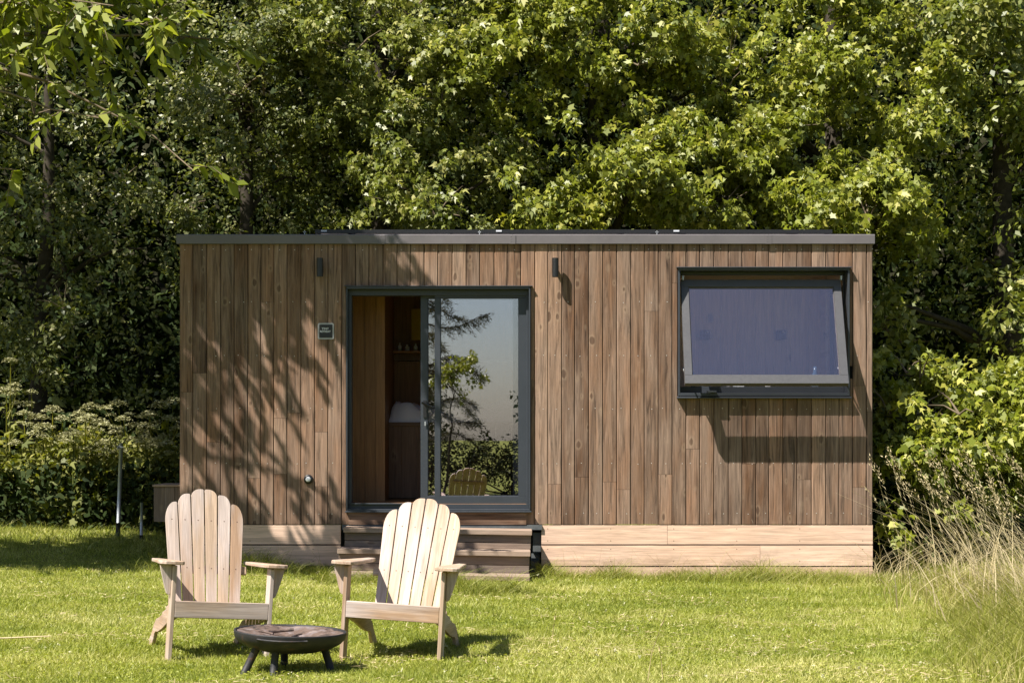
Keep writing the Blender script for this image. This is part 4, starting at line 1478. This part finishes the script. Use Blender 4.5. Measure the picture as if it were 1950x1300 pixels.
bush = (mass(1720, 790, 50, 60, 17.35, 6, (.2, .3), .3) + mass(1800, 770, 90, 60, 17.5, 9, (.25, .38), .5) + mass(1715, 890, 45, 60, 17.3, 6, (.2, .3), .2) + mass(1790, 880, 80, 70, 17.35, 9, (.25, .36), .4)
        + mass(1900, 740, 70, 60, 17.8, 7, (.25, .4)) + mass(1900, 860, 90, 90, 17.5, 9, (.25, .4), .5) + mass(1725, 970, 45, 30, 17.3, 4, (.13, .22), .2) + mass(1840, 980, 60, 30, 17.4, 4, (.15, .25), .3)
        + mass(1700, 715, 30, 25, 17.6, 2, (.15, .22)) + mass(2030, 800, 60, 150, 17.8, 8) + mass(1740, 1030, 50, 22, 17.3, 5, (.1, .17), .1))
add(tree('sycamore_bush', 'low bright green sycamore bush growing beside the right wall of the cabin', (4.7, 18.2, 0), (4.7, 18.3, 1.8), .07, bush, 'maple', 'sycamore', .088, 110, 6, group=None, cat='bush', limbs=8, twigs=12))

# bank added behind the trees to block sky showing through the gaps
mb = MB()
hx_ = np.linspace(-40, 40, 41)
hv, hf = [], []
for j, (yy, zz) in enumerate(((27.5, .2), (29, 3), (31, 7), (34, 11), (40, 14), (70, 15), (110, -.5))):
    for x in hx_:
        zz2 = zz * (1 - sstep(25, 40, abs(x))) * (1 + .15 * math.sin(x * .5 + j)) - .3
        hv.append((x, yy + .8 * math.sin(x * .4), float(zz2)))
for j in range(6):
    for i in range(40):
        a_ = j * 41 + i
        hf.append((a_, a_ + 1, a_ + 42, a_ + 41))
mb.add(hv, hf, smooth=True)
M['earth'] = plain('sky_block_earth', (0.022, 0.022, 0.012), 0.95, 0, 0.05, 0.4, 3, 0.5)
tag(mb.build('sky_block_bank', M['earth']), 'dark bank added behind the trees to block the sky', kind='structure')
# dense wood behind everything, one mass; shade of the gaps is in its colour
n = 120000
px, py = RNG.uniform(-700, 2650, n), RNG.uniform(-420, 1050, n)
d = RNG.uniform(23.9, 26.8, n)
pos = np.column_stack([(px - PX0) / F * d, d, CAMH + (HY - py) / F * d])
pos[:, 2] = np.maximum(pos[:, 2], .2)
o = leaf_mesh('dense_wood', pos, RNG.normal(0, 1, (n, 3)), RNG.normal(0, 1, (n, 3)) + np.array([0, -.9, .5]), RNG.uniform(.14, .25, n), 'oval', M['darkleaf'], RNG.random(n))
tag(o, 'woodland foliage coloured dark for the shaded gaps behind the trees', kind='stuff')

# the big tree standing left of the view: its branches reach into the top left corner and shade the left boards
def overhanging():
    e = empty('cherry_tree', (-7.6, 15.6, gzf(-7.6, 15.6) - .05))
    tag(e, 'large leaved tree at the left whose branches hang into the top left corner', 'tree')
    off = Vector(e.location)
    m = MB()
    tp = limb_pts(off, (-7.3, 15.4, 9), 8, 0)
    m.tube([p - off for p in tp], [.28 * (1 - .75 * i / 8) for i in range(9)], 14)
    P, A, Nn, Sz = [], [], [], []

    def bough(a, b, sag, nt, rad, tl=(.35, .9), leaf=.12):
        lp = limb_pts(a, b, 10, sag)
        m.tube([p - off for p in lp], [max(.005, rad * (1 - .85 * i / 10)) for i in range(11)], 7, mi=1)
        for q in range(nt):
            t = random.uniform(.15, 1)
            i = min(9, int(t * 10))
            s = lp[i].lerp(lp[i + 1], t * 10 - i if t < 1 else 1)
            dv = Vector((random.uniform(-.6, 1), random.uniform(-1, 1), random.uniform(-.75, .35))).normalized() * random.uniform(*tl)
            tw = [s, s + dv * .5 + Vector((0, 0, .03)), s + dv - Vector((0, 0, .08))]
            m.tube([p - off for p in tw], [.006, .004, .002], 4, mi=1)
            nl = int(dv.length / .035)
            for w_ in range(nl):
                tt = (w_ + .5) / nl
                c = tw[0].lerp(tw[1], tt * 2) if tt < .5 else tw[1].lerp(tw[2], tt * 2 - 1)
                sd = Vector((random.uniform(-1, 1), random.uniform(-1, 1), random.uniform(-.7, .35)))
                P.append(tuple(c)); A.append(tuple(dv.normalized() * .5 + sd * .8)); Nn.append((random.gauss(-.45, .35), random.gauss(-.45, .35), 1)); Sz.append(leaf * random.uniform(.7, 1.2))
    # boughs seen in the corner
    for (a, b, sag, nt) in (((-7.3, 15.5, 4.2), at(310, 60, 14.5), .5, 26), ((-7.3, 15.5, 3.6), at(190, 225, 14.6), .5, 9), ((-7.3, 15.5, 4.0), at(385, 330, 15.4), .8, 10),
                            ((-7.3, 15.5, 4.5), at(220, 20, 14.3), .4, 26), ((-7.3, 15.5, 4.6), at(40, 110, 14.7), .3, 16), ((-7.3, 15.5, 3.2), at(30, 330, 15.2), .3, 7)):
        bough(a, tuple(b), sag, int(nt * 2.2), .03, (.25, .5), .145)
    # higher boughs out of view, they cast the broken shade on the left boards and the door frame
    random.seed(21)
    hb = [((-4.0, 15.9, 6.3), 17), ((-3.4, 15.6, 6.9), 18), ((-3.0, 15.5, 6.2), 16), ((-3.9, 15.3, 7.2), 18), ((-4.5, 15.4, 7.9), 14), ((-3.6, 16.2, 5.6), 17),
          ((-2.9, 16.1, 5.5), 15), ((-5.6, 15.2, 6.6), 7), ((-4.4, 14.9, 8.2), 14), ((-2.75, 16.35, 4.95), 10), ((-3.3, 16.3, 6.3), 14), ((-6.2, 16.5, 6.2), 12), ((-6.6, 15.2, 7.6), 12),
          ((-6.4, 17.0, 7.2), 14), ((-5.8, 17.4, 6.3), 14), ((-7.2, 17.4, 6.4), 14), ((-6.0, 17.2, 8.2), 14), ((-7.5, 18.0, 8.0), 14), ((-6.5, 18.2, 7.2), 12), ((-5.3, 18.0, 8.2), 12),
          ((-7.2, 14.1, 5.6), 10), ((-8.1, 14.3, 5.8), 12), ((-6.9, 14.6, 6.1), 9), ((-8.6, 14.7, 5.2), 12), ((-7.6, 15.0, 6.9), 12), ((-6.3, 14.2, 5.4), 6), ((-8.3, 15.8, 5.5), 12), ((-4.9, 17.6, 6.6), 12), ((-4.4, 17.9, 7.6), 12)]
    for (b, nt) in hb:
        bough((-7.35, 15.5, min(b[2] - .8, 7)), b, .3, int(nt * 4.8), .045, (.3, .75), .14)
    m.build('trunk', [M['bark'], M['twig']], e)
    P, A, Nn = np.array(P), np.array(A), np.array(Nn)
    leaf_mesh('crown', P - np.array(off), A, Nn, Sz, 'oval', M['overhang'], np.clip(RNG.normal(.5, .22, len(P)), 0, 1), e)
    return len(P)


TOT += overhanging()

# unseen tree added off to the left to put the left trees in broken shade
ocl = [(random.uniform(-10.2, -5.7), random.uniform(18.4, 19.6), random.uniform(7.6, 9.8), random.uniform(.6, .95), .6, .45) for _ in range(44)]
add(tree('added_shade_tree', 'unseen tree added out to the left to shade the far left foliage', (-10.5, 18.6, 0), (-9.5, 18.6, 9), .3, ocl, 'oval', 'overhang', .13, 20, 6, limbs=16, twigs=0, back=1, group=None))

# ------------------------------------------------------------------ undergrowth on the left bank
n = 4600
px, py, d = RNG.uniform(-150, 345, n), RNG.uniform(740, 905, n), RNG.uniform(19.9, 21.2, n)
hgt = 770 + 110 * vnoise(px, px * 0, 45, 31) + 50 * RNG.random(n) ** 2
ok = py > hgt
px, py, d = px[ok], py[ok], d[ok] - .5 * (py[ok] - 780) / 180 * 0
C = np.column_stack([(px - PX0) / F * d, d, CAMH + (HY - py) / F * d])
C = C[C[:, 2] > gz(C[:, 0], C[:, 1])]
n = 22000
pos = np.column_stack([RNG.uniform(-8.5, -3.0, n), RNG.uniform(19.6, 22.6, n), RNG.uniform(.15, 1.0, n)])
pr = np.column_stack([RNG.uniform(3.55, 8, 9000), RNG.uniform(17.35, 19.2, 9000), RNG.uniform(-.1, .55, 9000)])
o = leaf_mesh('dark_hollow_growth', pr, RNG.normal(0, 1, pr.shape), RNG.normal(0, .7, pr.shape) + np.array([0, -.6, .7]), RNG.uniform(.05, .11, 9000), 'oval', M['darkleaf'], RNG.random(9000))  # dark leaves added where the hollow lies in shade
tag(o, 'low growth coloured dark for the shaded hollow under the right bush', kind='stuff')
o = leaf_mesh('shade_dark_undergrowth', pos, RNG.normal(0, 1, (n, 3)), RNG.normal(0, .7, (n, 3)) + np.array([0, -.6, .7]), RNG.uniform(.06, .12, n), 'oval', M['darkleaf'], RNG.random(n))  # shade under the left trees is put into the leaf colour
tag(o, 'undergrowth coloured dark for the shade under the left trees', kind='stuff')
pos, ax, nr, sz, tn = sprays(C, RNG.normal(0, .5, C.shape) + np.array([-.2, -.4, .9]), 5, .075, .6, .3)
o = leaf_mesh('bramble_bank', pos, ax, nr, sz, 'small', M['bankleaf'], tn)
tag(o, 'low tangle of brambles and nettles at the foot of the left trees', kind='stuff')
tufts('bank_grass', 200, lambda n: RNG.uniform(-7, -3.2, n), lambda n, x: RNG.uniform(20.0, 20.9, n), lambda n, x, y: RNG.uniform(.5, 1.2, n), 0.0, M['roughgrass'],
      'tall yellow green grass among the hogweed on the left bank', .35, .006, .012, .75)

HW = [(78, 815, 20.0), (118, 800, 20.1), (150, 790, 20.3), (100, 780, 20.5), (163, 800, 19.9), (190, 805, 20.2), (140, 825, 19.8), (200, 845, 19.9), (172, 775, 20.6), (235, 800, 20.4), (262, 815, 20.2),
      (285, 790, 20.3), (305, 770, 20.4), (320, 800, 20.0), (275, 835, 19.9), (312, 835, 20.1), (20, 690, 20.6), (12, 745, 20.4), (45, 790, 20.2), (330, 765, 20.5), (60, 750, 20.7), (225, 770, 20.6)]
HWL = ['at the left of the bank', 'second row', '', '', ]
names = []
order = sorted(range(len(HW)), key=lambda i: HW[i][0])
for rank, i in enumerate(order):
    px, py, d = HW[i]
    top = at(px, py, d)
    bx_, by_ = top.x + random.uniform(-.15, .15), d + random.uniform(-.1, .1)
    e = empty('hogweed_plant', (bx_, by_, gzf(bx_, by_) - .02))
    off = Vector(e.location)
    m = MB()
    tpp = top - off
    m.tube([(0, 0, 0), tuple(tpp * .5 + Vector((random.uniform(-.05, .05), 0, 0))), tuple(tpp)], [.012, .01, .006], 6)
    heads = [(tpp, random.uniform(.08, .125))]
    for _ in range(random.randint(2, 4)):
        q = tpp * random.uniform(.6, .8)
        h2 = q + Vector((random.uniform(-.25, .25), random.uniform(-.15, .05), random.uniform(.15, .35)))
        if h2.z > tpp.z: h2.z = tpp.z - random.uniform(.02, .1)
        m.tube([tuple(q), tuple(q.lerp(h2, .6) + Vector((0, 0, -.03))), tuple(h2)], [.007, .006, .004], 5)
        heads.append((h2, random.uniform(.05, .09)))
    m.build('stem', M['bankleaf'], e)
    nl_ = 46
    tt_ = RNG.uniform(.05, .8, nl_)
    ps_ = np.outer(tt_, np.array(tpp)) + RNG.normal(0, .09, (nl_, 3)) * np.array([1, .8, .6])
    leaf_mesh('foliage', ps_, RNG.normal(0, 1, (nl_, 3)), RNG.normal(0, .5, (nl_, 3)) + np.array([-.2, -.4, 1]), RNG.uniform(.07, .15, nl_), 'maple', M['bankleaf'], RNG.uniform(0, .6, nl_), e)
    for (h_, rr) in heads:
        P, A, Nn, Sz = [], [], [], []
        for _ in range(int(110 * (rr / .1) ** 2) + 25):
            a_, r_ = random.uniform(0, 6.28), rr * math.sqrt(random.random())
            P.append((h_.x + r_ * math.cos(a_), h_.y + r_ * math.sin(a_), h_.z + .05 - 5.5 * r_ * r_ + random.uniform(-.014, .014)))
            A.append((random.gauss(0, 1), random.gauss(0, 1), .1)); Nn.append((random.gauss(0, .4), random.gauss(0, .4), 1)); Sz.append(random.uniform(.02, .036))
        leaf_mesh('umbel', np.array(P), np.array(A), np.array(Nn), Sz, 'small', M['umbel'], RNG.random(len(P)), e)
    tag(e, None, 'plant', 'hogweed plants on the left bank')
    names.append((rank, e, px, py))
ORD = ['first', 'second', 'third', 'fourth', 'fifth', 'sixth', 'seventh', 'eighth', 'ninth', 'tenth', 'eleventh', 'twelfth', 'thirteenth', 'fourteenth', 'fifteenth', 'sixteenth', 'seventeenth', 'eighteenth', 'nineteenth', 'twentieth', 'twenty first', 'twenty second']
for rank, e, px, py in names:
    e['label'] = 'cream topped hogweed on the left bank, %s of the row counted from the left' % ORD[rank]

# ------------------------------------------------------------------ behind the viewer: what the door glass mirrors
def conifer(bx_, by_, hgt, seed):
    random.seed(seed)
    e = empty('spruce_tree', (bx_, by_, -.05))
    tag(e, 'drooping spruce tree standing across the lawn, mirrored in the door glass', 'tree')
    m = MB()
    m.tube([(0, 0, 0), (.05, 0, hgt * .5), (0, 0, hgt)], [.16, .1, .02], 10)
    P, A, Sz = [], [], []
    for i in range(46):
        z = 1.0 + (hgt - 1.2) * (i / 46) + random.uniform(-.15, .15)
        ln = (2.6 * (1 - z / hgt) ** .8 + .3) * random.uniform(.55, 1.1)
        a_ = i * 2.4 + random.uniform(-.5, .5)
        up_ = random.uniform(-.1, .55)
        dr = Vector((math.cos(a_), math.sin(a_), 0))
        pts = [Vector((0, 0, z)) + dr * ln * t + Vector((0, 0, ln * (up_ * t - .35 * t ** 2 + .12 * math.sin(t * 5 + i)))) for t in [j / 8 for j in range(9)]]
        m.tube(pts, [.022 * (1 - .8 * j / 8) for j in range(9)], 5)
        for j in range(int(ln * 85)):
            t = random.uniform(.08, 1) ** .8
            s = pts[min(7, int(t * 8))].lerp(pts[min(8, int(t * 8) + 1)], t * 8 % 1)
            side = random.choice((-1, 1))
            tl = random.uniform(.15, .5) * (1.15 - .6 * t)
            tv = (dr * random.uniform(.3, 1) + Vector((-dr.y, dr.x, 0)) * side * .6 + Vector((0, 0, random.uniform(-.9, .25)))).normalized() * tl
            for q in range(8):
                c = s + tv * (q / 8) + Vector((0, 0, -.05 * (q / 8) ** 2))
                P.append(tuple(c)); A.append(tuple(tv.normalized() + Vector((random.gauss(0, .6), random.gauss(0, .6), random.gauss(0, .4))))); Sz.append(random.uniform(.07, .13))
    m.build('trunk', M['bark'], e)
    P = np.array(P)
    leaf_mesh('crown', P, np.array(A), RNG.normal(0, 1, P.shape), Sz, 'small', M['needle'], RNG.random(len(P)), e, width=np.array(Sz) * .2)


conifer(-2.25, -8.0, 7.5, 5)
hcl = [(x_ * .55 + random.uniform(-.1, .1), -6.4 + random.uniform(-.15, .15),   .68 + random.uniform(-.08, .08), .5, .45, .62) for x_ in range(-14, 15)]
tree('field_hedge', 'low dark hedge across the lawn, mirrored in the lower door glass', (0, -6.4, 0), (0, -6.4, .9), .05, hcl, 'small', 'darkleaf', .08, 75, 5, 8, group=None, cat='hedge', twigs=0, back=1, holes=-9)
scl = [(-1.2 + random.uniform(-.5, .5), -5.6 + random.uniform(-.3, .3), 2.75 + random.uniform(-.3, .3), .28, .25, .18) for _ in range(9)]
tree('maple_sapling', 'bright young maple beside the spruce, mirrored in the door glass', (-1.5, -5.6, 0), (-1.3, -5.6, 2.6), .035, scl, 'maple', 'sycamore', .1, 40, 5, 6, group=None, twigs=0, back=1)
def hedge_tree(x, y, s, label):
    cl = [(x + random.uniform(-1, 1) * s, y + random.uniform(-1, 1), s * random.uniform(.5, 1.2), s * .6, s * .5, s * .45) for _ in range(10)]
    e, n_ = tree('field_tree', label, (x, y, 0), (x, y, s * 1.2), .2, cl, 'small', 'darkleaf', .35, 5, 5, 5, group='far trees across the field', twigs=0, back=1)
hedge_tree(4.5, -70, 3.2, 'round field tree far across the meadow, mirrored at the right of the door glass')
hedge_tree(-9, -80, 3.6, 'round field tree far across the meadow, mirrored at the left of the door glass')
print('leaves', TOT)
